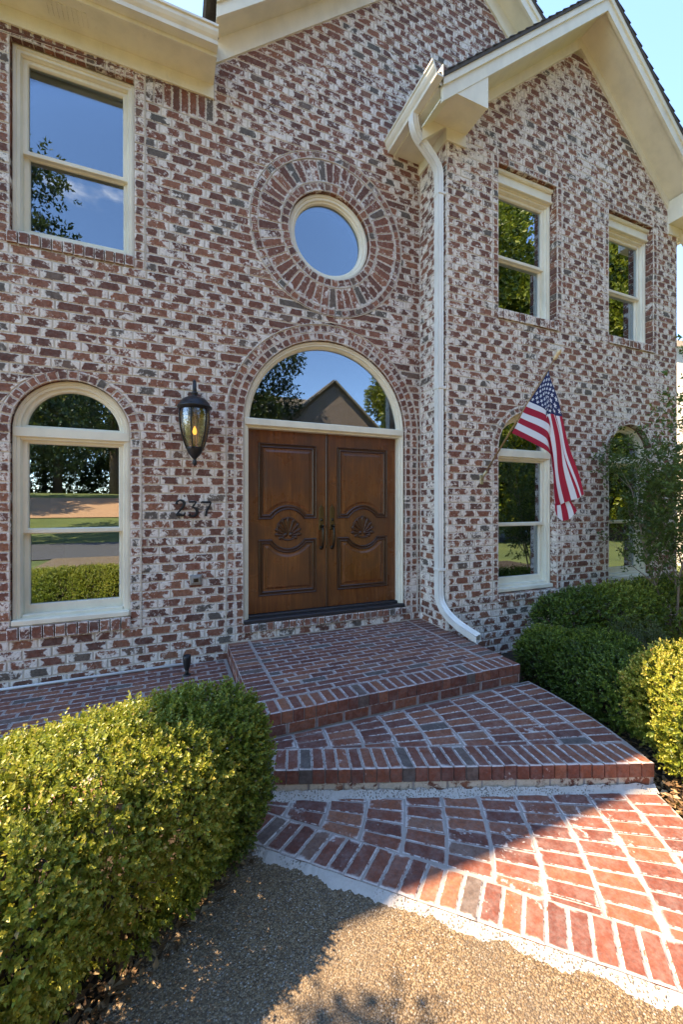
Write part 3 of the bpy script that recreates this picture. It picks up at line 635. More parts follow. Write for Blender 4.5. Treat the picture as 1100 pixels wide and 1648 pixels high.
def leaf(x0, x1, hinge):
    d = MB(); d.bbox(x0, x1, -DH, -DH+.045, DZ0, DZ1, .004); do = d.build('door', M['wood'], fd)
    cx = (x0+x1)/2; st = 0.118; zc = -0.262; cr = 0.205; rail = 0.105
    a0, b0 = x0+st, x1-st
    def outline(o, upper):
        d_ = math.sqrt((cr+o)**2-(rail+o)**2); th0 = math.asin((rail+o)/(cr+o))
        if upper: return [(a0+o, zc+rail+o), (cx-d_, zc+rail+o)]+arcpts(cx, zc, cr+o, math.pi-th0, th0, 20)[1:-1]+[(cx+d_, zc+rail+o), (b0-o, zc+rail+o), (b0-o, DZ1-.135-o), (a0+o, DZ1-.135-o)]
        return [(a0+o, DZ0+.175+o), (b0-o, DZ0+.175+o), (b0-o, zc-rail-o), (cx+d_, zc-rail-o)]+arcpts(cx, zc, cr+o, -th0, -math.pi+th0, 20)[1:-1]+[(cx-d_, zc-rail-o), (a0+o, zc-rail-o)]
    def loft(prof, upper, cap):
        q = MB(); rings = [[FA(x, z, DH+h) for x, z in outline(o, upper)] for o, h in prof]; n = len(rings[0])
        q.add([p for r_ in rings for p in r_], [(k*n+i, k*n+(i+1) % n, (k+1)*n+(i+1) % n, (k+1)*n+i) for k in range(len(rings)-1) for i in range(n)]+([tuple(range((len(rings)-1)*n, len(rings)*n))] if cap else [])); return q
    for up_ in (True, False):
        loft(MOLD, up_, False).build('panel_molding', M['wood_dark'], do); loft([(.07, .0005), (.092, .009)], up_, True).build('panel', M['wood'], do)
    # carved shell
    c = MB(); FD = lambda x, z, h: FA(x, z, h+DH)
    c.sweep(arcpts(cx, zc, 0.128, 0, 2*math.pi, 40)[:-1], [(0, 0), (.002, .010), (.009, .015), (.017, .008), (.022, .001)], FD, smooth=True)
    base = (cx, zc-.075)
    for i in range(11):
        a = math.pi/2+(i-5)*0.36; Lr = 0.185-0.075*abs(i-5)/5-0.03*(abs(i-5) == 5)
        ux, uz = math.cos(a), math.sin(a); px, pz = -uz, ux; v = []; ns, nt = 7, 7
        for s_ in range(ns+1):
            t_ = s_/ns; r_ = 0.028+Lr*t_; w_ = (0.006+0.017*t_)*math.sqrt(max(0, 1-max(0, (t_-.8)/.2)**2)) if t_ < 1 else 0.001
            for j in range(nt):
                b = math.pi*j/(nt-1); v.append(FD(base[0]+ux*r_+px*w_*math.cos(b), base[1]+uz*r_+pz*w_*math.cos(b), 0.001+(0.006+.012*t_)*math.sin(b)*(1 if t_ < 1 else .2)))
        fs = [(s_*nt+j, s_*nt+j+1, (s_+1)*nt+j+1, (s_+1)*nt+j) for s_ in range(ns) for j in range(nt-1)]
        c.add(v, fs, smooth=True)
    for sx in (-1, 1): c.lathe([(0.0005, .017), (.012, .015), (.02, .009), (.024, .0)], FD(cx+sx*.028, zc-.062, 0), 14, axis='y')
    c.build('shell_carving', M['wood_dark'], do, recalc=True)
    # handle set
    hx = x1-0.062 if hinge < 0 else x0+0.062; FH = lambda x, z, h: FA(hx+x, z, h+DH)
    out = [(-.027, -.115), (.027, -.115), (.027, .115), (.018, .14), (.006, .15), (0, .17), (-.006, .15), (-.018, .14), (-.027, .115)]
    h0 = -0.165
    p = MB(); n = len(out); inn = inset(out, .004)
    p.add([FH(x, z+h0, 0) for x, z in out]+[FH(x, z+h0, .006) for x, z in out]+[FH(x, z+h0, .009) for x, z in inn], [(i, (i+1) % n, n+(i+1) % n, n+i) for i in range(n)]+[(n+i, n+(i+1) % n, 2*n+(i+1) % n, 2*n+i) for i in range(n)]+[tuple(range(2*n, 3*n))])
    hs = p.build('handle_plate', M['brass'], do)
    g = MB(); g.lathe([(0.0005, .016), (.014, .014), (.017, 0)], FH(0, h0-.005, .006), 14, axis='y')
    g.tube([FH(0, h0-.085, .004), FH(0, h0-.085, .03), FH(0, h0-.09, .048), FH(0, h0-.12, .06), FH(0, h0-.18, .066), FH(0, h0-.25, .058), FH(0, h0-.29, .045), FH(0, h0-.31, .028), FH(0, h0-.315, .004)], [.011, .011, .012, .013, .014, .013, .012, .010, .010], 10)
    g.tube([FH(0, h0-.07, .01), FH(0, h0-.066, .05), FH(0, h0-.07, .068)], [.008, .008, .011], 8); g.lathe([(0.0005, .012), (.016, .011), (.022, .004), (.023, 0)], FH(0, h0-.315, 0), 16, axis='y')
    g.build('handle', M['bronze'], do, recalc=True)
leaf(DCX-DR+.052, DCX-.0025, -1); leaf(DCX+.0025, DCX+DR-.052, 1)
ast = MB(); ast.bbox(DCX-.014, DCX+.014, -DH-.012, -DH+.02, DZ0, DZ1, .005); ast.build('astragal', M['wood_dark'], fd)
# ------------------------------------------------------------------ rooms behind the glass
def room(x0, x1, y0, y1, z0, z1, hole=None):
    mb = MB(); 
    v = [(x, y, z) for z in (z0, z1) for y in (y0, y1) for x in (x0, x1)]
    mb.add(v, [(4, 6, 7, 5), (1, 5, 7, 3), (2, 0, 4, 6)][:3])
    if hole:
        a, b, c, d = hole
        for (p, q, r, s) in ((x0, x1, z0, c), (x0, x1, d, z1), (x0, a, c, d), (b, x1, c, d)): mb.add([(p, y1, r), (q, y1, r), (q, y1, s), (p, y1, s)], [(0, 1, 2, 3)])
        mb.box((a+b)/2-.012, (a+b)/2+.012, y1-.02, y1+.02, c, d); mb.box(a, b, y1-.02, y1+.02, (c+d)/2-.012, (c+d)/2+.012)
    else: mb.add([(x0, y1, z0), (x1, y1, z0), (x1, y1, z1), (x0, y1, z1)], [(0, 1, 2, 3)])
    o = mb.build('room', M['room'], house)
    fl = MB(); fl.add([(x0, y0, z0), (x1, y0, z0), (x1, y1, z0), (x0, y1, z0)], [(0, 1, 2, 3)]); fl.build('floor', M['room_floor'], o)
    return o
rm = room(-2.75, 2.70, 0.17, 7.95, -1.14, 1.75, hole=(-2.60, -1.95, 0.10, 0.95)); room(-2.75, 2.70, 0.17, 6.0, 1.95, 4.0); room(2.80, 6.8, WY+0.2, 6.0, -1.14, 1.75); room(2.80, 6.8, WY+0.2, 6.0, 1.95, 4.0)
k = MB(); k.bbox(-1.55, -0.55, 2.6, 3.3, -0.42, -0.36, .02); k.bbox(-1.4, -0.7, 2.7, 3.2, -1.14, -0.42, .01); k.build('kitchen_island', M['room_floor'], rm)
# ------------------------------------------------------------------ things fixed to the walls
LX, LY = 0.2, -0.205
lan = empty('wall_lantern', (LX, 0, 0.35), 'black iron wall lantern with amber glass mounted between arched window and door', 'lantern')
b = MB(); b.lathe([(.0005, .022), (.035, .02), (.05, .012), (.055, 0)], (LX, -.006, 0.98), 20, axis='y'); b.build('wall_plate', M['iron'], lan, recalc=True)
a = MB(); a.tube([(LX, -.015, 0.98), (LX, -.05, 1.0), (LX, -.075, 1.06), (LX, -.10, 1.115), (LX, -.145, 1.135), (LX, -.185, 1.11), (LX, LY, 1.06), (LX, LY, 0.985)], [.012, .013, .013, .014, .015, .016, .017, .02], 10)
a.tube([(LX, -.075, 1.06), (LX, -.06, 1.10), (LX, -.075, 1.135), (LX, -.1, 1.13)], .007, 6); a.build('arm', M['iron'], lan)
c = MB(); c.lathe([(.001, .115), (.028, .112), (.03, .095), (.02, .088), (.022, .078), (.05, .07), (.10, .045), (.128, .012), (.138, -.012), (.15, -.018), (.15, -.032), (.135, -.036), (.13, -.055), (.0005, -.055)], (LX, LY, 0.905), 28); c.build('cap', M['iron'], lan, recalc=True)
tgl = NT('seeded_amber_glass'); tgl.t.nodes.remove(tgl.b)
_tr = tgl.n('ShaderNodeBsdfTransparent'); _tr.inputs[0].default_value = (0.60, 0.49, 0.30, 1); _gl = tgl.n('ShaderNodeBsdfGlossy'); _gl.inputs['Roughness'].default_value = 0.06
_bp = tgl.n('ShaderNodeBump'); _bp.inputs['Strength'].default_value = 0.35; _bp.inputs['Distance'].default_value = 0.01; tgl.put(_bp.inputs['Height'], tgl.noise(tgl.pos(), 45, 3)); tgl.t.links.new(_bp.outputs[0], _gl.inputs['Normal'])
_mx = tgl.n('ShaderNodeMixShader'); _mx.inputs[0].default_value = 0.22; tgl.t.links.new(_tr.outputs[0], _mx.inputs[1]); tgl.t.links.new(_gl.outputs[0], _mx.inputs[2]); tgl.t.links.new(_mx.outputs[0], tgl.o.inputs['Surface'])
gprof = [(.128, .35), (.131, .31), (.130, .25), (.123, .19), (.110, .13), (.094, .07), (.075, .02), (.066, 0)]
g = MB(); g.lathe(gprof, (LX, LY, 0.50), 28); g.build('glass_shade', tgl.m, lan)
for i in range(6):
    an = i*math.pi/3+0.25; rb = MB(); rb.tube([(LX+(r+.003)*math.cos(an), LY+(r+.003)*math.sin(an), 0.50+h) for r, h in gprof], .0065, 6); rb.build('rib', M['iron'], lan)
cu = MB(); cu.lathe([(.07, .03), (.075, .022), (.072, .01), (.055, -.03), (.03, -.06), (.016, -.075), (.013, -.085), (.02, -.10), (.021, -.115), (.014, -.13), (.006, -.14), (.0005, -.142)], (LX, LY, 0.49), 22); cu.build('base_cup', M['iron'], lan, recalc=True)
cd = MB(); cd.tube([(LX, LY, 0.50), (LX, LY, 0.63)], .012, 10); cd.build('candle_tube', M['brass'], lan)
tb = NT('lit_bulb'); tb.set((1, .8, .5)); tb.b.inputs['Emission Color'].default_value = (1.0, 0.58, 0.16, 1); tb.b.inputs['Emission Strength'].default_value = 0.45
bu = MB(); bu.lathe([(.008, 0), (.017, .015), (.02, .03), (.014, .055), (.005, .075), (.0005, .082)], (LX, LY, 0.63), 14); bu.build('bulb', tb.m, lan)
# house number 237
num = empty('house_number', (0.2, 0, -0.11), 'black metal house number 237 on the brick under the lantern', 'house number')
def digit(strokes, x, z, s):
    mb = MB()
    for pts, rad in strokes: mb.tube([(x+p[0]*s, -0.026, z+p[1]*s) for p in pts], [r*s*1.35 for r in rad], 8, flat=1.0)
    o = mb.build('digit', M['digit'], num)
def smooth_path(pts, n=6):
    out = []
    for i in range(len(pts)-1):
        p0, p1, p2, p3 = pts[max(i-1, 0)], pts[i], pts[i+1], pts[min(i+2, len(pts)-1)]
        for k in range(n):
            t = k/n; out.append(tuple(0.5*((2*p1[a])+(-p0[a]+p2[a])*t+(2*p0[a]-5*p1[a]+4*p2[a]-p3[a])*t*t+(-p0[a]+3*p1[a]-3*p2[a]+p3[a])*t**3) for a in range(len(p1))))
    return out+[tuple(pts[-1])]
def stroke(pts): q = smooth_path(pts); return ([(p[0], p[1]) for p in q], [p[2] for p in q])
S = 0.148
digit([stroke([(.10, .72, .075), (.13, .86, .05), (.28, .98, .04), (.47, .93, .06), (.55, .78, .07), (.48, .58, .06), (.30, .34, .045), (.10, .06, .05)]), stroke([(.08, .05, .05), (.25, .08, .065), (.42, .03, .06), (.56, .07, .045), (.60, .22, .03)])], 0.035, -0.105, S)
digit([stroke([(.06, .94, .035), (.30, .95, .045), (.52, .95, .03)]), stroke([(.52, .94, .03), (.38, .76, .04), (.26, .60, .035)]), stroke([(.24, .60, .03), (.42, .56, .055), (.55, .40, .07), (.53, .18, .065), (.36, .03, .05), (.18, .05, .045), (.09, .17, .075)])], 0.148, -0.115, S)
digit([stroke([(.03, .84, .025), (.04, .93, .045), (.3, .93, .05), (.60, .94, .04)]), stroke([(.60, .93, .035), (.50, .66, .04), (.34, .36, .05), (.28, .02, .065)])], 0.268, -0.115, S)
ob = empty('outlet_box', (0.22, 0, -0.765), 'small grey weatherproof outlet cover low on the wall beside the door', 'outlet')
o1 = MB(); o1.bbox(0.165, 0.277, -.022, .01, -.765, -.668, .006); o1.build('box', M['steel'], ob)
o2 = MB(); o2.bbox(0.18, 0.262, -.034, -.02, -.752, -.682, .006); ob2 = o2.build('cover', M['steel'], ob); o3 = MB(); o3.bbox(.2, .242, -.039, -.032, -.735, -.70, .004); o3.build('latch', M['bronze'], ob2)
# flag and its pole
FX = 3.22; pb = Vector((FX, WY, 0.279)); pt = Vector((FX, -1.455, 1.318))
fp = empty('flag_pole', tuple(pb), 'slanted wooden flag pole with pale finial held by a wall bracket', 'flag pole')
p = MB(); p.tube([pb+(pt-pb)*.03, pb+(pt-pb)*.5, pt], [.0095, .009, .0085], 10); p.build('pole', simple('varnished_pole', (0.26, 0.15, 0.07), 0.45, 0, .2, 25), fp)
p = MB(); p.lathe([(.011, 0), (.018, .01), (.02, .03), (.015, .045), (.021, .06), (.02, .085), (.008, .1), (.0005, .102)], (0, 0, 0), 14)
q = (pt-pb).normalized().to_track_quat('Z', 'Y').to_matrix(); p.v = [tuple(q @ Vector(v)+pt) for v in p.v]; p.build('finial', simple('gilt_finial', (0.62, 0.48, 0.30), 0.4, 0.2), fp)
p = MB(); p.bbox(FX-.024, FX+.024, WY-.014, WY, 0.225, 0.335, .004); p.tube([pb-(pt-pb)*.01, pb+(pt-pb)*.09], .016, 12); p.build('bracket', simple('pale_brass', (.45, .38, .24), .4, .6), fp)
# flag cloth: control grid rows from the top edge to the bottom edge, columns from the pole to the fly end
FG = np.array([[(3.220, -1.398, 1.250), (3.250, -1.433, 1.038), (3.300, -1.451, 0.805), (3.400, -1.499, 0.439), (3.500, -1.553, 0.091)],
   [(3.220, -1.295, 1.135), (3.220, -1.398, 0.998), (3.260, -1.425, 0.824), (3.360, -1.441, 0.426), (3.460, -1.472, 0.052)],
   [(3.220, -1.209, 1.038), (3.200, -1.388, 0.895), (3.220, -1.392, 0.827), (3.300, -1.392, 0.417), (3.420, -1.360, -0.000)],
   [(3.220, -1.172, 0.993), (3.210, -1.387, 0.850), (3.270, -1.342, 0.713), (3.330, -1.326, 0.366), (3.430, -1.284, -0.018)],
   [(3.220, -1.066, 0.868), (3.220, -1.378, 0.680), (3.320, -1.334, 0.512), (3.400, -1.336, 0.190), (3.480, -1.345, -0.155)],
   [(3.220, -0.945, 0.733), (3.230, -1.370, 0.497), (3.360, -1.335, 0.378), (3.440, -1.404, 0.117), (3.520, -1.458, -0.058)]])
FSV, FTV = [0, .25, .46, .56, .77, 1.0], [0, .25, .4, .7, 1.0]
def interp1(xs, P, x):                                      # monotone-ish cubic through the control rows
    i = max(j for j in range(len(xs)-1) if xs[j] <= x+1e-9); i = min(i, len(xs)-2); h = xs[i+1]-xs[i]; t = (x-xs[i])/h
    def m(j):
        a, b = max(j-1, 0), min(j+1, len(xs)-1); return (P[b]-P[a])/(xs[b]-xs[a])
    return (2*t**3-3*t**2+1)*P[i]+(t**3-2*t**2+t)*h*m(i)*.8+(-2*t**3+3*t**2)*P[i+1]+(t**3-t**2)*h*m(i+1)*.8
NS, NTT = 52, 64; fv = []
for i in range(NS+1):
    rowp = np.array([interp1(FSV, FG[:, j], i/NS) for j in range(5)])
    for j in range(NTT+1):
        q = interp1(FTV, rowp, j/NTT); s_, t_ = i/NS, j/NTT
        rip = 0.010*math.sin(s_*19+t_*4)*min(1, t_*3)+0.006*math.sin(s_*8-t_*13); fv.append((q[0]+rip*.6, q[1]-rip, q[2]))
ff = []; fu = []
for i in range(NS):
    for j in range(NTT):
        a = i*(NTT+1)+j; ff.append((a, a+1, a+NTT+2, a+NTT+1)); fu.append([(j/NTT, 1-i/NS), ((j+1)/NTT, 1-i/NS), ((j+1)/NTT, 1-(i+1)/NS), (j/NTT, 1-(i+1)/NS)])
t = NT('flag_cloth'); uvn = t.n('ShaderNodeUVMap'); sx = t.n('ShaderNodeSeparateXYZ'); t.put(sx.inputs[0], uvn.outputs[0]); u, v = sx.outputs[0], sx.outputs[1]
red_ = t.m_('LESS_THAN', t.m_('MODULO', t.m_('MULTIPLY', t.m_('SUBTRACT', 1.0, v), 13.0), 2.0), 1.0)
stripes = t.mix(red_, (0.70, 0.68, 0.70), (0.42, 0.012, 0.035))
cu, cv = t.m_('DIVIDE', u, 0.40), t.m_('DIVIDE', t.m_('SUBTRACT', 1.0, v), 7/13)
canton = t.m_('MULTIPLY', t.m_('LESS_THAN', cu, 1.0), t.m_('LESS_THAN', cv, 1.0))
gx_, gy_ = t.m_('MULTIPLY', cu, 12.0), t.m_('MULTIPLY', cv, 10.0)
rx, ry = t.m_('ROUND', gx_), t.m_('ROUND', gy_)
par = t.m_('LESS_THAN', t.m_('MODULO', t.m_('ADD', rx, ry), 2.0), 0.5)
inr = t.m_('MULTIPLY', t.m_('MULTIPLY', t.m_('GREATER_THAN', rx, 0.5), t.m_('LESS_THAN', rx, 11.5)), t.m_('MULTIPLY', t.m_('GREATER_THAN', ry, 0.5), t.m_('LESS_THAN', ry, 9.5)))
dx_, dy_ = t.m_('MULTIPLY', t.m_('SUBTRACT', gx_, rx), 1.02), t.m_('SUBTRACT', gy_, ry)
rr_ = t.m_('SQRT', t.m_('ADD', t.m_('MULTIPLY', dx_, dx_), t.m_('MULTIPLY', dy_, dy_))); th_ = t.m_('ARCTAN2', dx_, t.m_('MULTIPLY', dy_, -1.0))
lim = t.m_('ADD', 0.36, t.m_('MULTIPLY', t.m_('COSINE', t.m_('MULTIPLY', th_, 5.0)), 0.19))
star = t.m_('MULTIPLY', t.m_('MULTIPLY', t.m_('LESS_THAN', rr_, lim), par), inr)
c = t.mix(canton, stripes, t.mix(star, (0.012, 0.022, 0.085), (0.72, 0.72, 0.74)))
t.set(c, 0.8); tl = t.n('ShaderNodeBsdfTranslucent'); t.put(tl.inputs[0], c); mx = t.n('ShaderNodeMixShader'); mx.inputs[0].default_value = 0.35
t.t.links.new(t.b.outputs[0], mx.inputs[1]); t.t.links.new(tl.outputs[0], mx.inputs[2]); t.t.links.new(mx.outputs[0], t.o.inputs['Surface'])
mb = MB(); mb.add(fv, ff, fu, smooth=True); mb.build('flag', t.m, None, label='American flag hanging in folds from the slanted pole', category=None) if False else tag(mb.build('flag', t.m), 'stars and stripes flag hanging in folds from the slanted pole', 'flag')

# ------------------------------------------------------------------ ground
def terr(x, y):
    t = min(1, max(0, (-18-y)/18.0)); return -1.76+(t*t*(3-2*t))*2.7
xs = sorted(set([-900, -400, -200, -120, -80, -60]+list(range(-50, 52, 4))+[60, 80, 120, 200, 400, 900])); ys = sorted(set([-900, -400, -200, -120, -80]+list(range(-60, 21, 3))+[40, 80, 200, 400, 900]))
g = MB(); nx = len(xs); g.add([(x, y, terr(x, y)) for y in ys for x in xs], [(j*nx+i, j*nx+i+1, (j+1)*nx+i+1, (j+1)*nx+i) for j in range(len(ys)-1) for i in range(nx-1)], smooth=True)
tg = NT('lawn'); P = tg.pos(); n = tg.noise(P, 0.6, 6, 0.65); n2 = tg.noise(P, 40, 4, 0.7)
tg.set(tg.mix(n2, tg.ramp(n, [(0.3, (0.07, 0.105, 0.022)), (0.6, (0.15, 0.18, 0.04)), (0.8, (0.27, 0.24, 0.09))]), (0.05, 0.07, 0.02)), 0.95); tg.bump(n2, 0.8, 0.03)
tag(g.build('ground', tg.m, origin=(0, 0, -1.76)), kind='structure')
def strip(name, mat, x0, x1, y0, y1, dz, n=24):
    m = MB(); st = []
    for j in range(n+1):
        y = y0+(y1-y0)*j/n
        for i in range(13): x = x0+(x1-x0)*i/12; st.append((x, y, terr(x, y)+dz))
    m.add(st, [(j*13+i, j*13+i+1, (j+1)*13+i+1, (j+1)*13+i) for j in range(n) for i in range(12)], smooth=True); return tag(m.build(name, mat), kind='structure')
strip('street', simple('asphalt', (0.055, 0.055, 0.057), 0.9, 0, .3, 30, .4), -120, 120, -17, -11, 0.03)
strip('driveway', simple('clay_drive', (0.36, 0.20, 0.11), 0.9, 0, .25, 8, .3), -30, 4, -31, -25, 0.06)
def polyfan(name, pts, z, mat, **k):
    m = MB(); m.add([(p[0], p[1], z) for p in pts], [tuple(range(len(pts)))]); return tag(m.build(name, mat), **k)
# exposed aggregate walk
ta = NT('exposed_aggregate'); P = ta.pos(); w = ta.m_
vc = ta.n('ShaderNodeTexVoronoi'); ta.put(vc.inputs['Vector'], P); vc.inputs['Scale'].default_value = 165
hs = ta.n('ShaderNodeSeparateColor'); ta.put(hs.inputs[0], vc.outputs['Color'])
peb = ta.ramp(hs.outputs[0], [(0.0, (0.05, 0.028, 0.016)), (0.22, (0.125, 0.074, 0.037)), (0.45, (0.19, 0.118, 0.058)), (0.65, (0.24, 0.165, 0.092)), (0.82, (0.29, 0.22, 0.145)), (0.93, (0.10, 0.082, 0.068)), (1.0, (0.42, 0.37, 0.31))])
gapm = ta.mr(vc.outputs['Distance'], 0.46, 0.72); nbg = ta.noise(P, 2.2, 4, 0.6)
ca = ta.mix(gapm, peb, (0.10, 0.066, 0.036)); ca = ta.mix(ta.mr(nbg, 0.42, 0.72, 0, 0.45), ca, (0.115, 0.09, 0.066))
ta.set(ca, 0.75); ta.bump(w('SUBTRACT', 1.0, w('POWER', vc.outputs['Distance'], 2.0)), 0.7, 0.006)
LD = Vector((1.812-0.425, -3.189+1.862)).normalized(); LN = Vector((LD.y, -LD.x))     # landing border direction; LN points to the walk
if LN.y > 0: LN = -LN
BI = lambda s_, o: (0.425+LD.x*s_+LN.x*o, -1.862+LD.y*s_+LN.y*o)
walk = [BI(-0.15, 0.05), BI(-0.15, .24), (-0.208, -2.579), (-2.2, -4.27), (-3.4, -5.6), (-3.4, -10.9), (6.0, -10.9), (6.0, -6.2), (4.0, -4.9), (2.6, -3.9), BI(2.62, -.2), BI(1.5, -.2)]
mw = MB(); mw.add([(p[0], p[1], -1.700) for p in walk]+[(p[0], p[1], -1.78) for p in walk], [tuple(range(len(walk)))]+[(i, (i+1) % 12, 12+(i+1) % 12, 12+i) for i in range(12)]); tag(mw.build('walkway', ta.m), kind='structure')
tm = NT('mulch_soil'); P = tm.pos(); n = tm.noise(P, 22, 6, 0.7); n2 = tm.noise(P, 3, 3); tm.set(tm.mix(n2, tm.ramp(n, [(0.3, (0.018, 0.011, 0.007)), (0.6, (0.06, 0.036, 0.020)), (0.8, (0.12, 0.075, 0.042))]), (0.035, 0.022, 0.014)), 0.95); tm.bump(n, 1.0, 0.03)
bedL = [(0.46, -1.70), (0.36, -2.12), (-0.208, -2.60), (-2.2, -4.30), (-3.4, -5.5), (-6, -5.5), (-6, -0.1), (-2.9, -0.1), (-2.9, -1.70)]
polyfan('planting_bed', bedL, -1.722, tm.m, kind='structure')
polyfan('planting_bed', [(2.70, -0.50), (2.80, -1.4), (2.92, -1.9), (2.72, -2.62), (2.45, -3.0), (2.05, -3.6), (2.7, -3.95), (4.1, -4.95), (6.2, -6.2), (9.5, -6.0), (9.5, 0.2), (6.9, -0.5)], -1.712, tm.m, kind='structure')
# ------------------------------------------------------------------ brick terrace, platform, step, landing
def FG_(z): return lambda x, y, h: (x, y, z+h)
def hor(x0, x1, y0, y1, F, out, run='x', L=0.203, W=0.0785, proud=0.004, depth=0.02, stag=True):
    n = max(1, round((y1-y0)/W)); w = (y1-y0)/n
    for k in range(n):
        off = (k % 2)*L/2 if stag else 0; x = x0-off
        while x < x1-0.02:
            a, b = max(x, x0)+.006, min(x+L, x1)-.005
            if b-a > 0.03:
                j = random.uniform(-.003, .003); out.append(Brick([(a+j, y0+k*w+.005), (b+j, y0+k*w+.005), (b+j, y0+(k+1)*w-.0045), (a+j, y0+(k+1)*w-.0045)], F, L=b-a, H=w, proud=proud+random.uniform(-.0015, .0015), depth=depth, jit=.0018))
            x += L
PX0, PX1, PY = 0.510, 2.765, -1.497; PZ = -1.366; TZ = -1.509; SZ_ = -1.529; LZ = -1.679
terrace = empty('brick_terrace', (-1.1, -0.85, TZ-.21), kind='structure')
m = MB(); m.bbox(-2.85, PX0-.004, -1.72, -.004, TZ-.21, TZ, .004); m.build('bed_mortar', M['mortar_pave'], terrace)
bt = []; hor(-2.84, PX0-.03, -1.515, -.03, FG_(TZ), bt); row_ = FG_(TZ)
for i in range(41): x = -2.84+i*.0812; bt.append(Brick([(x+.004, -1.716), (x+.0765, -1.716), (x+.0765, -1.525), (x+.004, -1.525)], row_, uv=[(0, 0), (0, 1), (1, 1), (1, 0)], depth=.085, proud=.004))
lay(bt, terrace, M['pave'])
plat = empty('porch_platform', (1.63, -.75, -1.72), kind='structure')
m = MB(); m.bbox(PX0+.006, PX1-.006, PY+.008, 0.0, -1.72, PZ, .004); m.build('bed_mortar', M['mortar_pave'], plat)
bp_ = []; FP = FG_(PZ)
hor(PX0+.212, PX1-.212, -1.305, -.395, FP, bp_); hor(PX0+.212, PX1-.212, -.380, -.006, FP, bp_)
for (x0, x1) in ((PX0, PX0+.200), (PX1-.200, PX1)):
    n = 16
    for i in range(n): y = -1.303+i*1.297/n; bp_.append(Brick([(x0, y+.004), (x1, y+.004), (x1, y+1.297/n-.004), (x0, y+1.297/n-.004)], FP, L=.2, H=.08, depth=.075, proud=.004+random.uniform(-.001, .001), jit=.0018))
n = 28; w_ = (PX1-PX0)/n
for i in range(n): a = PX0+i*w_; bp_.append(Brick([(a+.004, PY), (a+w_-.004, PY), (a+w_-.004, -1.314), (a+.004, -1.314)], FP, uv=[(0, 0), (0, 1), (1, 1), (1, 0)], L=.19, H=w_, depth=.078, proud=.004+random.uniform(-.001, .001), ch=.007, jit=.0018))
for k, zt in ((0, -1.449), (1, -1.531), (2, -1.613)):
    x = PX0-(k % 2)*.1
    while x < PX1-.02:
        a, b = max(x, PX0)+.006, min(x+.203, PX1)-.006
        bp_.append(Brick([(a, zt-.070), (b, zt-.070), (b, zt), (a, zt)], lambda x, z, h: (x, PY+.008-h, z), depth=.02, L=b-a, H=.08)); x += .203
    for sx, X in ((-1, PX0), (1, PX1)):
        y = 0.0
        while y < -PY-.02:
            a, b = y+.006, min(y+.203, -PY)-.006
            FF = (lambda a_, z, h: (PX0+.006-h, -a_, z)) if sx < 0 else (lambda a_, z, h: (PX1-.006+h, PY+a_, z))
            bp_.append(Brick([(a, zt-.070), (b, zt-.070), (b, zt), (a, zt)], FF, depth=.02, L=b-a, H=.08)); y += .203
lay(bp_, plat, M['pave'])
# fan of radial bricks around one centre, shared by step and landing
FC = (0.0, -1.5); RR = lambda k: 0.742+0.211*k
A0, A1 = (0.543, -1.811), (2.639, -2.618); B0, B1 = (0.605, -1.617), (2.665, -2.411)
def half(p, q, side, o):                                    # half plane left(+)/right(-) of p->q moved inwards by o
    d = (q[0]-p[0], q[1]-p[1]); l = math.hypot(*d); n = (-d[1]/l*side, d[0]/l*side); return (-n[0], -n[1], -(n[0]*(p[0]+n[0]*o)+n[1]*(p[1]+n[1]*o)))
def fan(F, planes, k0, k1, aa, ab, out, proud=.004):
    for k in range(k0, k1):
        r0, r1 = RR(k)+.008, RR(k+1)-.006; n = int((ab-aa)*(r0+r1)/2/0.0815); A = (ab-aa)/n; o = random.uniform(0, A)
        for i in range(n):
            s, e = aa+i*A+o+.0042/r1, aa+(i+1)*A+o-.0042/r1; j = random.uniform(-.004, .004)
            P = lambda r, a: (FC[0]+r*math.cos(a), FC[1]+r*math.sin(a))
            poly = [P(r0+j, s), P(r1+j, s), P(r1+j, e), P(r0+j, e)]
            if area2(poly) < 0: poly = poly[::-1]
            c0 = P((r0+r1)/2, (s+e)/2); ex = (math.cos((s+e)/2), math.sin((s+e)/2)); ey = (-ex[1], ex[0])
            for h in planes: poly = clip(poly, *h)
            if len(poly) < 3 or abs(area2(poly)) < 0.0012: continue
            uvp = [(min(1, max(0, .5+((p[0]-c0[0])*ex[0]+(p[1]-c0[1])*ex[1])/(r1-r0))), min(1, max(0, .5+((p[0]-c0[0])*ey[0]+(p[1]-c0[1])*ey[1])/.075))) for p in poly]
            out.append(Brick(poly, F, uv=uvp, L=.2, H=.08, proud=proud+random.uniform(-.0015, .0015), depth=.03, jit=.001))
def border(p0, p1, q0, q1, n, F, out, depth=.08, ch=.006, proud=.004):
    for i in range(n):
        s, e = (i+.045)/n, (i+.955)/n; L = lambda a, b, t: (a[0]+(b[0]-a[0])*t, a[1]+(b[1]-a[1])*t)
        out.append(Brick([L(q0, q1, s), L(q0, q1, e), L(p0, p1, e), L(p0, p1, s)], F, uv=[(0, 0), (0, 1), (1, 1), (1, 0)], L=.2, H=.075, depth=depth, ch=ch, proud=proud+random.uniform(-.0015, .0015), jit=.002))
step = empty('porch_step', (1.7, -1.95, -1.72), kind='structure')
arcR = lambda R_, a0, a1, n: [(FC[0]+R_*math.cos(a0+(a1-a0)*i/n), FC[1]+R_*math.sin(a0+(a1-a0)*i/n)) for i in range(n+1)]
def block(name, pts, z0, z1, mat, parent):
    n = len(pts); pts = pts if area2(pts) > 0 else pts[::-1]
    m = MB(); m.add([(p[0], p[1], z1) for p in pts]+[(p[0], p[1], z0) for p in pts], [tuple(range(n))]+[(n+i, n+(i+1) % n, (i+1) % n, i) for i in range(n)]); return m.build(name, mat, parent)
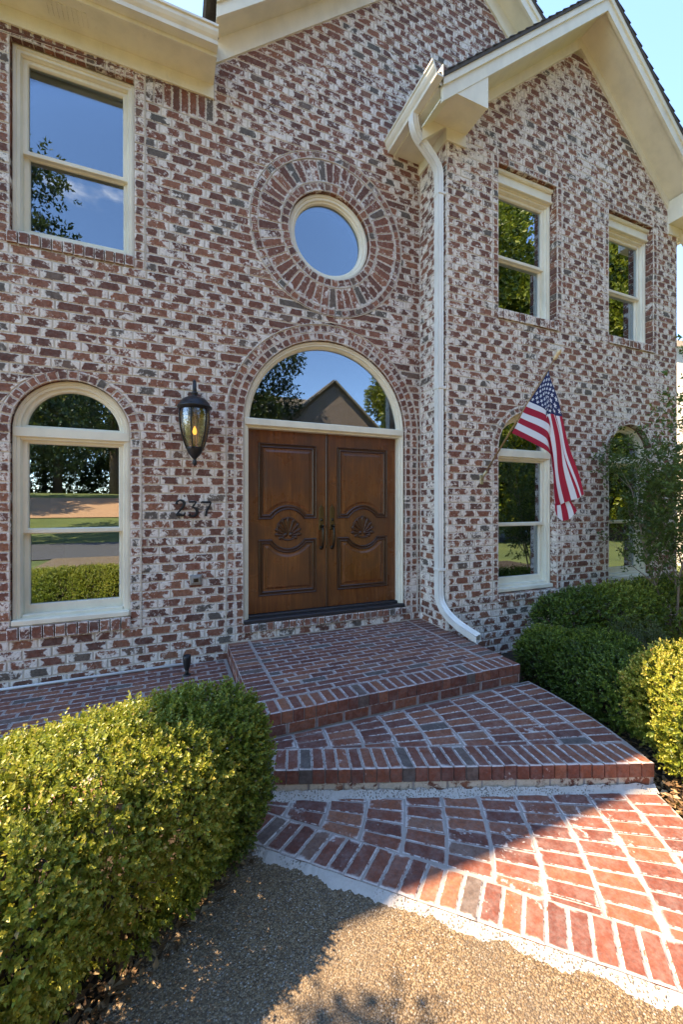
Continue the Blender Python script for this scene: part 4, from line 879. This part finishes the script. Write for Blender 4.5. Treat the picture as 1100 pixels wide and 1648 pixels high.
sa1 = math.atan2(A1[1]-FC[1], A1[0]-FC[0]); stp = [(0.555, -1.495), (2.862, -1.495)]+arcR(2.860, 0, sa1, 14)[1:]+[(A1[0], A1[1]+.010), (A0[0]+.006, A0[1]+.010)]
block('bed_mortar', stp, -1.72, SZ_, M['mortar_pave'], step)
bs = []; FST = FG_(SZ_)
fan(FST, [(0, 1, -1.507), half(B0, B1, 1, .004), (-1, 0, -.56)], -2, 10, -0.75, 0.02, bs)
border(B0, B1, A0, A1, 30, FST, bs)
ed = Vector((A1[0]-A0[0], A1[1]-A0[1])); el = ed.length; ed.normalize(); en = Vector((ed.y, -ed.x)); FR = lambda a, z, h: (A0[0]+ed.x*a+en.x*(h-.008), A0[1]+ed.y*a+en.y*(h-.008), z)
lay(bs, step, M['pave_worn'])
x = 0.0; br_ = []
while x < el-.03: br_.append(Brick([(x+.006, -1.674), (min(x+.203, el)-.006, -1.674), (min(x+.203, el)-.006, -1.612), (x+.006, -1.612)], FR, L=.2, H=.075, proud=.002, depth=.02)); x += .203
lay(br_, step, brick_mat('limed_riser_brick', PAVE_STOPS, 0.42, (0.62, 0.52, 0.40), 0.4, 0.12), name='riser_brick')
# rough lime fillet at the foot of the riser
fl = MB(); nseg = 80; vv = []
for i in range(nseg+1):
    a = el*i/nseg; w1 = .032+.015*math.sin(i*.7)+random.uniform(-.008, .008); h1 = .03+random.uniform(-.008, .010)
    vv += [FR(a, LZ+h1, .010), FR(a, LZ+.016, .022), FR(a, LZ+.007, .022+w1*.5), FR(a, LZ-.002, .022+w1)]
fl.add(vv, [(i*4+k, i*4+k+1, i*4+4+k+1, i*4+4+k) for i in range(nseg) for k in range(3)], smooth=True); fl.build('mortar_fillet', M['lime'], step, recalc=True)
land = empty('brick_landing', (1.4, -2.6, -1.72), kind='structure')
I0, I1 = BI(-0.02, 0), BI(2.42, 0); O0, O1 = BI(-0.06, .197), BI(2.42, .197)
la1 = math.atan2(I1[1]-FC[1], I1[0]-FC[0]); sA = math.atan2(A1[1]+.03-FC[1], A1[0]-FC[0])
landp = [(A0[0]-.13, A0[1]+.05), (A1[0]-.004, A1[1]+.03)]+arcR(2.850, sA, la1+.03, 10)[1:]+[O1, O0]
block('bed_mortar', landp, -1.75, LZ, M['mortar_pave'], land)
bl_ = []; FL = FG_(LZ); fan(FL, [half(A0, A1, -1, .035), half(I0, I1, 1, .007)], -2, 10, -1.05, -0.18, bl_)
border(I0, I1, O0, O1, 30, FL, bl_, depth=.05)
lay(bl_, land, M['pave_worn'])
# lime wash-out along the front of the landing
ap = MB(); vv = []; nseg = 320
for i in range(nseg+1):
    s_ = -0.1+2.55*i/nseg; jw = .75*globals().get('jw', 0)+random.uniform(-.010, .010); w1 = max(.010, .036+.014*math.sin(i*.17+.4*math.sin(i*.31))+jw)
    vv += [(*BI(s_, .185), LZ-.002), (*BI(s_, .197+w1*.35), LZ-.007), (*BI(s_, .197+w1*.8), -1.6965), (*BI(s_, .197+w1+.01), -1.702)]
ap.add(vv, [(i*4+k, i*4+k+1, i*4+4+k+1, i*4+4+k) for i in range(nseg) for k in range(3)], smooth=True); ap.build('mortar_edge', M['lime'], land, recalc=True)
# small things on the terrace
tag((lambda mb: (mb.tube([(-2.8, -.028, TZ+.016), (0.11, -.028, TZ+.016)], .012, 8), mb)[1])(MB()).build('conduit', M['white']), 'thin white conduit lying along the wall on the terrace', 'pipe')
pl = empty('path_light', (0.131, -.287, TZ), 'small black spotlight standing on the brick terrace', 'path light')
m = MB(); m.lathe([(.0005, .012), (.03, .012), (.034, .004), (.034, 0)], (0.131, -.287, TZ+.003), 16); m.build('base', M['black'], pl, recalc=True)
m = MB(); m.tube([(0.131, -.287, TZ+.01), (0.131, -.285, TZ+.06)], .016, 10); m.build('stem', M['black'], pl)
m = MB(); m.lathe([(.018, 0), (.024, .02), (.030, .05), (.034, .10), (.034, .125), (.028, .127), (.024, .1), (.0005, .095)], (0.131, -.285, TZ+.055), 18); m.build('head', M['black'], pl, recalc=True)
# ------------------------------------------------------------------ planting
def leaf_mat(name, stops, trans=0.35, rough=0.42):
    t = NT(name); at = t.n('ShaderNodeAttribute', attribute_name='lf'); sp = t.n('ShaderNodeSeparateColor'); t.put(sp.inputs[0], at.outputs['Color'])
    c = t.ramp(sp.outputs[0], stops); t.set(c, rough, spec=0.45)
    tl = t.n('ShaderNodeBsdfTranslucent'); t.put(tl.inputs[0], t.mix(0.5, c, (0.22, 0.26, 0.03))); mx = t.n('ShaderNodeMixShader'); mx.inputs[0].default_value = trans
    t.t.links.new(t.b.outputs[0], mx.inputs[1]); t.t.links.new(tl.outputs[0], mx.inputs[2]); t.t.links.new(mx.outputs[0], t.o.inputs['Surface']); return t.m
def unit(a): return a/np.maximum(1e-9, np.linalg.norm(a, axis=-1, keepdims=True))
def leaf_obj(name, pos, tan, nrm, L, W, mat, parent=None, kind=None, rnd=None, cup=0.25):
    N = len(pos); o0 = np.array([pos[:, 0].mean(), pos[:, 1].mean(), pos[:, 2].min()]); pos = pos-o0
    tan = unit(tan); side = unit(np.cross(tan, nrm)); nrm = unit(np.cross(side, tan)); L = L[:, None]; W = W[:, None]
    v = np.empty((N, 4, 3)); v[:, 0] = pos; v[:, 1] = pos+tan*L*.45+side*W*.5+nrm*W*cup; v[:, 2] = pos+tan*L; v[:, 3] = pos+tan*L*.45-side*W*.5+nrm*W*cup
    me = bpy.data.meshes.new(name); me.vertices.add(N*4); me.vertices.foreach_set('co', v.ravel().astype(np.float32))
    idx = (np.arange(N)[:, None]*4+np.array([[0, 1, 2, 0, 2, 3]])).ravel(); me.loops.add(N*6); me.loops.foreach_set('vertex_index', idx.astype(np.int32))
    me.polygons.add(N*2); me.polygons.foreach_set('loop_start', (np.arange(N*2)*3).astype(np.int32)); me.polygons.foreach_set('loop_total', np.full(N*2, 3, dtype=np.int32)); me.update(calc_edges=True)
    r = np.random.rand(N) if rnd is None else np.clip(rnd, 0, 1); a = me.attributes.new('lf', 'FLOAT_COLOR', 'FACE'); q = np.zeros((N*2, 4), dtype=np.float32); q[:, 0] = np.repeat(r, 2); q[:, 3] = 1; a.data.foreach_set('color', q.ravel())
    me.materials.append(mat); o = bpy.data.objects.new(name, me); col.objects.link(o); o.parent = parent
    o.location = Vector(o0)-(wloc(parent) if parent else Vector((0, 0, 0)))
    return tag(o, kind=kind)
def sprigs(p, d, m, slen, L, W, tipcol=0.3, base=None, spread=0.85):
    """leafy twigs: m leaves in pairs along each stem"""
    S = len(p); d = unit(d); ref = unit(np.random.randn(S, 3)); a = unit(np.cross(d, ref)); b = np.cross(d, a)
    base = np.random.rand(S) if base is None else base; P = []; T = []; Nn = []; C = []; LL = []
    for j in range(m):
        f = (j//2+.5)/(m/2); an = (j//2)*math.pi/2+(j % 2)*math.pi+np.random.randn(S)*.3
        rad = a*np.cos(an)[:, None]+b*np.sin(an)[:, None]; up = 0.45+0.55*f
        P.append(p+d*(slen*f)[:, None]); T.append(rad*(spread*(1.15-.5*f))+d*up+np.random.randn(S, 3)*.15); Nn.append(d*1.0-rad*.5+np.random.randn(S, 3)*.2)
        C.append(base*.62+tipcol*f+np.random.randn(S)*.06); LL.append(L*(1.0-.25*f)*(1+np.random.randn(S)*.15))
    P, T, Nn, C, LL = map(np.concatenate, (P, T, Nn, C, LL)); return P, T, Nn, np.maximum(.004, LL), W/L*np.maximum(.004, LL), C
def blob_surface(blobs, n, inner=0.16, lumps=0.05, seed=1, zmin=-1.62, taper=0.0):
    """points near the surface of a union of ellipsoids, with outward directions"""
    rng = np.random.RandomState(seed); c = np.array([b[:3] for b in blobs]); r = np.array([b[3:] for b in blobs]); ar = (r[:, 0]*r[:, 1]+r[:, 0]*r[:, 2]+r[:, 1]*r[:, 2]); P = []; D = []; tot = 0
    ph = rng.rand(6, 3)*6; fr = rng.randn(6, 3)*np.array([5, 5, 5])
    while tot < n:
        k = rng.choice(len(blobs), size=n, p=ar/ar.sum()); u = unit(rng.randn(n, 3)); dep = 1-np.abs(rng.randn(n))*inner
        w = np.sign(u)*np.abs(u)**0.78; w = w/np.max(np.abs(w)/np.maximum(np.abs(u), 1e-6)*0+1)
        p = c[k]+w*r[k]*dep[:, None]
        if taper: p[:, :2] = c[k][:, :2]+(p-c[k])[:, :2]*(1-taper*np.clip((c[k][:, 2]-p[:, 2])/r[k][:, 2], 0, 1))[:, None]
        lm = np.sin(p@fr.T+ph.sum(1)).sum(1)/6; p = p+u*(lm*lumps)[:, None]
        q = ((p[:, None, :]-c[None])/(r[None]*0.90)); ins = ((np.abs(q)**2.4).sum(-1) < 1); ins[np.arange(n), k] = False
        ok = ~ins.any(1) & (p[:, 2] > zmin); P.append(p[ok]); D.append(unit(u/r[k])[ok]); tot += ok.sum()
    return np.concatenate(P)[:n], np.concatenate(D)[:n]
def shrub(name, label, cat, blobs, n, m, L, W, slen, mat, core_mat, base, group=None, seed=1, inner=.16, lumps=.05, zmin=-1.62, stems=14, corek=.70, stem_mat=None, tint=0.0, taper=0.0):
    o = empty(name, base, label, cat, group)
    p, d = blob_surface(blobs, n, inner, lumps, seed, zmin, taper); d = unit(d*.7+np.random.randn(n, 3)*.42+np.array([0, 0, .35]))
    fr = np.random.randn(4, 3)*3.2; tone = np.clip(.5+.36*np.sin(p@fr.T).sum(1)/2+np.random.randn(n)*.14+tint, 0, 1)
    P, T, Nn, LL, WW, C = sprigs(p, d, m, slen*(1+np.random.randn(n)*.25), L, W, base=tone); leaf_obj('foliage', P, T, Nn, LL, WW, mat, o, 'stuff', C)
    s = MB(); rng = random.Random(seed)
    for i in range(stems):
        bl = rng.choice(blobs); a = rng.uniform(0, 6.28); e = Vector((bl[0]+bl[3]*.85*math.cos(a)*rng.random(), bl[1]+bl[4]*.85*math.sin(a)*rng.random(), bl[2]+bl[5]*rng.uniform(.2, .8)))
        b0 = Vector((bl[0]+rng.uniform(-.08, .08), bl[1]+rng.uniform(-.08, .08), base[2])); md = (b0+e)/2+Vector((rng.uniform(-.08, .08), rng.uniform(-.08, .08), .03)); s.tube([b0, md, e], [.009, .006, .003], 5)
        for q in range(3):
            f = rng.uniform(.4, .95); st = b0.lerp(e, f); s.tube([st, st+Vector((rng.uniform(-.15, .15), rng.uniform(-.15, .15), rng.uniform(-.02, .14)))], [.004, .0015], 4)
    s.build('stems', stem_mat or M['bark'], o)
    return o
M['bark'] = simple('bark', (0.12, 0.085, 0.06), 0.9, 0, .4, 18, .6); M['bark2'] = simple('crape_bark', (0.22, 0.15, 0.10), 0.75, 0, .35, 14, .4)
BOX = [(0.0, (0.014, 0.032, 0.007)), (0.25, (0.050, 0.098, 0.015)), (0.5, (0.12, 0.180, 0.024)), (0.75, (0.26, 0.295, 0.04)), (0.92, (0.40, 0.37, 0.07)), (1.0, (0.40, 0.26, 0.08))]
M['box'] = leaf_mat('hedge_leaf', BOX, 0.3); M['boxlit'] = leaf_mat('hedge_leaf_sunlit_tint', [(p, (c[0]*1.25, c[1]*1.12, c[2]*1.1)) for p, c in BOX], 0.3)  # boxlit: same hedge leaf, brightened and yellowed, sunlight put into its colour
rng = random.Random(3)
HB = [(0.185, -2.10, -1.33, .29, .25, .40), (-0.05, -2.22, -1.32, .34, .32, .41), (-0.30, -2.28, -1.33, .34, .38, .42), (-0.17, -2.36, -1.37, .24, .20, .36), (-0.62, -2.30, -1.33, .36, .42, .41), (-0.49, -2.55, -1.36, .30, .26, .39), (-0.95, -2.40, -1.33, .38, .45, .42), (-0.85, -2.79, -1.36, .32, .30, .40), (-1.30, -2.55, -1.34, .40, .50, .41), (-1.21, -3.04, -1.37, .34, .32, .38), (-1.6, -2.9, -1.35, .42, .5, .40)]
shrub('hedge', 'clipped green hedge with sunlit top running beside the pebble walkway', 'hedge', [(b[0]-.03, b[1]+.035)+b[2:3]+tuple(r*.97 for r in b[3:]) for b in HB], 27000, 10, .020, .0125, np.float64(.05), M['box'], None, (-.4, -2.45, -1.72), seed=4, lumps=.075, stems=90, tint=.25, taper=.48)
shrub('shrub', 'dark shaded shrub beside the brick step and platform', 'shrub', [(3.28, -1.40, -1.46, .26, .28, .30), (3.22, -1.78, -1.46, .25, .30, .30), (3.16, -2.10, -1.47, .22, .26, .28), (3.55, -1.6, -1.46, .26, .36, .30)], 6000, 10, .024, .014, np.float64(.05), M['box'], None, (3.25, -1.72, -1.71), seed=11, lumps=.07, stems=34, tint=.16, taper=.25)
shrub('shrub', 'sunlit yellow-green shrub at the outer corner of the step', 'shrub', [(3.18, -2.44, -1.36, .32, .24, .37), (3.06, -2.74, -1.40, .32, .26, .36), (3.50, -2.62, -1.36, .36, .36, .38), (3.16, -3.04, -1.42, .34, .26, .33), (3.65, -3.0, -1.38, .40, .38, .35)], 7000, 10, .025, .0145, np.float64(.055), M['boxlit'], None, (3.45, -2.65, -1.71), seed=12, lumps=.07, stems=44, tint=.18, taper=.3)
shrub('shrub', 'dark broad shrub growing against the wing wall under the windows', 'shrub', [(3.95, -.98, -1.38, .30, .30, .38), (4.35, -.98, -1.36, .36, .34, .42), (4.85, -.98, -1.36, .40, .36, .42), (5.4, -.98, -1.36, .44, .36, .42), (6.0, -1.0, -1.36, .44, .36, .42)], 5200, 8, .034, .020, np.float64(.07), M['box'], None, (4.9, -.98, -1.71), seed=13, stems=24, tint=.06)
shrub('shrub', 'small loose airy shrub between the two dark shrubs', 'shrub', [(4.15, -1.62, -1.42, .24, .22, .30), (4.0, -1.75, -1.46, .18, .18, .24)], 700, 10, .026, .007, np.float64(.08), leaf_mat('airy_leaf', [(0, (.04, .06, .02)), (.5, (.10, .12, .045)), (1, (.20, .20, .09))]), None, (4.1, -1.66, -1.71), seed=14, stems=16, tint=.0)
# small multi-stemmed tree by the wing
tr = empty('small_tree', (5.50, -1.30, -1.71), 'slender multi-stemmed young tree in front of the far wing window', 'tree')
tk = MB(); tips = []; rng = random.Random(21)
def limb(p, d, L, r, lev):
    pts = [p]; rad = [r]; n = 5
    for i in range(n):
        d = (d+Vector((rng.uniform(-.16, .16), rng.uniform(-.16, .16), rng.uniform(-.03, .12)))).normalized(); p = p+d*(L/n); pts.append(p); rad.append(r*(1-.75*(i+1)/n))
        if lev < 2 and i >= 1:
            for q in range(2 if lev == 0 else 1):
                a = rng.uniform(0, 6.28); limb(p, (d*.7+Vector((math.cos(a), math.sin(a), .25))*.75).normalized(), L*rng.uniform(.28, .42), rad[-1]*.6, lev+1)
        if lev > 0 or i > 2: tips.append((p, d))
    tk.tube(pts, rad, 6)
for i in range(7):
    a = i*.9; limb(Vector((5.50+.07*math.cos(a), -1.30+.07*math.sin(a), -1.71)), Vector((math.cos(a)*.17, math.sin(a)*.13, 1)).normalized(), rng.uniform(1.75, 2.3), .015, 0)
tk.build('trunk', M['bark2'], tr)
tp = np.array([t[0] for t in tips]); td = np.array([t[1] for t in tips]); k = np.random.RandomState(5).randint(0, len(tp), 1800)
pp = tp[k]+np.random.randn(1800, 3)*.07; keep = pp[:, 2] > -.95; pp = pp[keep]; dd = unit(td[k][keep]*.5+np.random.randn(keep.sum(), 3)*.7)
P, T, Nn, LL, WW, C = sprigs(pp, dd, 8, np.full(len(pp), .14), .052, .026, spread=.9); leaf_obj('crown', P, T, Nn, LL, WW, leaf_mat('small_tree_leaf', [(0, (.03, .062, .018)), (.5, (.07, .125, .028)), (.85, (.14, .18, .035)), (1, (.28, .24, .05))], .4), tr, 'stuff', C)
# ornamental tree left of the frame: its crown dapples the walk
ot = empty('ornamental_tree', (-2.35, -2.0, -1.72), 'small ornamental tree beside the terrace dappling the pebble walkway with shade', 'tree')
tk2 = MB(); tk2.tube([(-2.35, -2.0, -1.75), (-2.28, -1.95, -.6), (-2.0, -1.92, .6), (-1.72, -1.95, 1.6)], [.035, .03, .022, .012], 8)
cb = [(-1.70, -1.84, 1.85, .34, .30, .30), (-1.66, -2.28, 1.72, .30, .30, .28), (-1.52, -2.1, 2.08, .28, .28, .26), (-1.86, -1.72, 2.12, .24, .24, .22)]
for b_ in cb: tk2.tube([(-2.02, -1.92, .5), ((b_[0]-2.02)/2, (b_[1]-1.92)/2, (b_[2]+.6)/2), b_[:3]], [.014, .01, .005], 6)
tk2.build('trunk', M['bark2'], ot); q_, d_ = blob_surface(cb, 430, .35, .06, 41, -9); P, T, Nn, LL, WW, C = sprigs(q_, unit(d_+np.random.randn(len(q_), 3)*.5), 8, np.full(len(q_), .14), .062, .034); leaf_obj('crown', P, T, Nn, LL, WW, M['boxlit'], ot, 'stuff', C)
# fallen leaves and twigs on the beds
rs = np.random.RandomState(9); n = 2600; a = rs.rand(n); s_ = rs.rand(n)
pe = np.stack([.40-2.6*a+rs.randn(n)*.05, -2.10-2.21*a+np.abs(rs.randn(n))*.16+.02, np.full(n, -1.712)+rs.rand(n)*.02], 1)
pr = np.stack([2.86-.5*s_+np.abs(rs.randn(n))*.22, -1.5-1.75*s_+rs.randn(n)*.06, np.full(n, -1.704)+rs.rand(n)*.02], 1); pr = pr[pr[:, 0] > 2.62+.25*np.clip((pr[:, 1]+2.6)/1.0, -1, 1)]
pp = np.concatenate([pe, pr]); N = len(pp)
tag(leaf_obj('leaf_litter', pp, np.concatenate([rs.randn(N, 2), rs.randn(N, 1)*.25], 1), np.concatenate([rs.randn(N, 2)*.4, np.ones((N, 1))], 1), .025+.03*rs.rand(N), .012+.016*rs.rand(N), leaf_mat('dry_leaf', [(0, (.06, .030, .015)), (.4, (.17, .085, .035)), (.75, (.32, .19, .09)), (1, (.42, .31, .19))], .15, .7)), kind='stuff')
# ------------------------------------------------------------------ across the street: what the windows mirror
def big_tree(name, label, base, h, rx, rz, z0, n, size, mat, seed, lobes=11, group='trees across the street'):
    o = empty(name, base, label, 'tree', group); rg = random.Random(seed); t = MB(); b = Vector(base)
    top = b+Vector((0, 0, h*.86)); t.tube([b-Vector((0, 0, .3)), b+Vector((.1, 0, h*.25)), b+Vector((-.1, .1, h*.55)), top], [h*.024, h*.018, h*.011, .03], 9); bl = []
    for i in range(lobes):
        f = (i+.5)/lobes; a = i*2.4+rg.random(); rr = rx*(1-abs(f-.42)*1.25)*rg.uniform(.5, .8); c = b+Vector((math.cos(a)*rr, math.sin(a)*rr, z0+(h-z0)*f)); s = rx*rg.uniform(.34, .5)*(1.12-.5*f)
        bl.append((c.x, c.y, c.z, s, s, s*rz)); t.tube([b+Vector((0, 0, (c.z-b.z)*.72)), c.lerp(b+Vector((0, 0, c.z-b.z)), .35), c], [h*.008, h*.005, .02], 6)
    t.build('trunk', M['bark'], o)
    p, d = blob_surface(bl, n, .30, size*1.2, seed, -99); nn = len(p); d = unit(d+np.random.randn(nn, 3)*.6)
    P, T, Nn, LL, WW, C = sprigs(p, d, 6, np.full(nn, size*1.6), size, size*.55); leaf_obj('crown', P, T, Nn, LL, WW, mat, o, 'stuff', C); return o
M['oak'] = leaf_mat('broad_leaf', [(0, (.03, .055, .012)), (.4, (.13, .17, .02)), (.75, (.30, .31, .035)), (1, (.45, .40, .06))], .4)
M['pine'] = leaf_mat('dark_leaf', [(0, (.012, .028, .012)), (.5, (.035, .065, .02)), (1, (.10, .13, .035))], .25)
def dup(o, loc, label=None, rz=0.0):
    r = o.copy(); col.objects.link(r); r.location = loc; r.rotation_euler = (0, 0, rz)
    if label: r['label'] = label
    for ch in o.children: c = ch.copy(); col.objects.link(c); c.parent = r
    return r
tl = big_tree('broadleaf_tree', 'tall yellow-green tree mirrored in the wing windows', (13.5, -11.5, terr(0, -11.5)), 16, 4.6, .85, 2.0, 9500, .26, M['oak'], 31, 14)
for x, y, rz, lb in ((20.5, -10.0, 1.3, 'yellow-green street tree next to the one opposite the wing'), (27.0, -12.5, 2.9, 'yellow-green street tree far along the kerb past the wing'), (17.5, -18.5, 4.1, 'yellow-green tree on the far side of the street opposite the wing'), (18.8, -24.0, 5.0, 'yellow-green tree on the lawn beside the gabled house across the street'), (17.0, -13.2, 2.2, 'yellow-green street tree filling the gap behind the first pair opposite the wing'), (34.0, -9.0, .6, 'last yellow-green street tree near the neighbouring house')): dup(tl, (x, y, terr(x, y)), lb, rz)
tp_ = big_tree('evergreen_tree', 'dark evergreen mirrored in the windows left of the door', (-6.4, -17.5, terr(0, -17.5)), 17.5, 4.2, .8, 4.6, 5200, .24, M['pine'], 33, 15)
for x, y, rz, lb in ((-13.5, -26, 1.0, 'dark evergreen growing by the clay driveway'), (-4.5, -36, 2.2, 'dark evergreen above the upper edge of the clay driveway'), (0.5, -37, 3.6, 'dark evergreen at the end of the clay driveway'), (-22, -22, 5.1, 'dark evergreen standing alone near the street'), (4.6, -23.5, 2.0, 'dark evergreen at the left wall of the gabled house across the street'), (29, -38, 4.2, 'dark evergreen behind the gabled house across the street'), (-10, -42, .4, 'dark evergreen on the crest behind the driveway trees'), (5, -44, 1.7, 'dark evergreen on the crest behind the gabled house'), (-17, -40, 2.7, 'dark evergreen on the crest above the lone tree')): dup(tp_, (x, y, terr(x, y)), lb, rz)
tb_ = big_tree('bushy_tree', 'low bushy tree on the crest above the clay driveway', (-12, -46, terr(0, -46)), 9.5, 5.5, .8, .4, 4200, .30, M['pine'], 35, 13)
for x, y, rz, lb in ((-21, -47, 1.0, 'low bushy tree on the crest furthest from the driveway'), (-4, -47, 2.1, 'low bushy tree on the crest behind the end of the driveway'), (5, -49, 3.3, 'low bushy tree on the crest behind the gabled house'), (-30, -44, 4.4, 'low bushy tree on the crest above the lone evergreen'), (-16.5, -38, 5.2, 'low bushy tree just above the clay driveway')): dup(tb_, (x, y, terr(x, y)), lb, rz)
def small_house(name, label, x, y, w, d, h, rh, wall, roof, axis='x', ext=0.0):
    z = terr(x, y); o = empty(name, (x, y, z), label, 'house'); m = MB(); m.box(x-w/2, x+w/2, y-d/2, y+d/2, z-.5, z+h)
    if axis == 'y': m.add([(x-w/2, y+d/2, z+h), (x+w/2, y+d/2, z+h), (x, y+d/2, z+h+rh), (x-w/2, y-d/2, z+h), (x+w/2, y-d/2, z+h), (x, y-d/2, z+h+rh)], [(0, 1, 2), (5, 4, 3)])
    else: m.add([(x-w/2, y-d/2, z+h), (x-w/2, y+d/2, z+h), (x-w/2, y, z+h+rh), (x+w/2, y-d/2, z+h), (x+w/2, y+d/2, z+h), (x+w/2, y, z+h+rh)], [(0, 1, 2), (5, 4, 3)])
    if ext: m.box(x-w/2-ext, x-w/2+.01, y-d/2+1, y+d/2-1.5, z-.5, z+h-.3)
    m.build('wall', wall, o, recalc=True); r = MB(); e = .35
    if ext:
        yc = y-.25; hw = d/2-1.25
        for s in (-1, 1): slab(r, ((x-w/2-ext-e, yc+s*(hw+e), z+h-.6), (x-.1, yc+s*(hw+e), z+h-.6), (x-.1, yc, z+h+rh-.35), (x-w/2-ext-e, yc, z+h+rh-.35)), .15)
    if axis == 'y':
        for s in (-1, 1): slab(r, ((x+s*(w/2+e), y-d/2-e, z+h-e*rh/(w/2)), (x+s*(w/2+e), y+d/2+e, z+h-e*rh/(w/2)), (x, y+d/2+e, z+h+rh), (x, y-d/2-e, z+h+rh)), .15)
    else:
        for s in (-1, 1): slab(r, ((x-w/2-e, y+s*(d/2+e), z+h-e*rh/(d/2)), (x+w/2+e, y+s*(d/2+e), z+h-e*rh/(d/2)), (x+w/2+e, y, z+h+rh), (x-w/2-e, y, z+h+rh)), .15)
    r.build('roof', roof, o, recalc=True)
    for i in range(3):
        for lv in range(2):
            xx = x-w/2+w*(i+.5)/3; f = MB(); f.bbox(xx-.55, xx+.55, y+d/2-.02, y+d/2+.05, z+.9+lv*2.7, z+2.4+lv*2.7, .02); fo = f.build('window', M['trim'], o); g = MB(); g.box(xx-.45, xx+.45, y+d/2+.04, y+d/2+.06, z+1.0+lv*2.7, z+2.3+lv*2.7); g.build('pane', M['glass'], fo)
    return o
tanroof = simple('weathered_tan_shingle', (0.26, 0.215, 0.17), .95, 0, .3, 6, .4)
small_house('opposite_house', 'grey-brown house with steep tan gable mirrored in the transom window', 11.2, -28.5, 9, 9, 5.2, 4.0, simple('brown_brick_far', (0.30, 0.22, 0.18), .9, 0, .3, 5), tanroof, 'y', ext=9.0)
nh = small_house('neighbour_house', 'pale sided neighbouring house beyond the right end of the wing', 17.5, 5.0, 8, 9, 4.9, 2.6, simple('pale_siding', (0.58, 0.52, 0.44), .7, 0, .08, 4), tanroof, 'x')
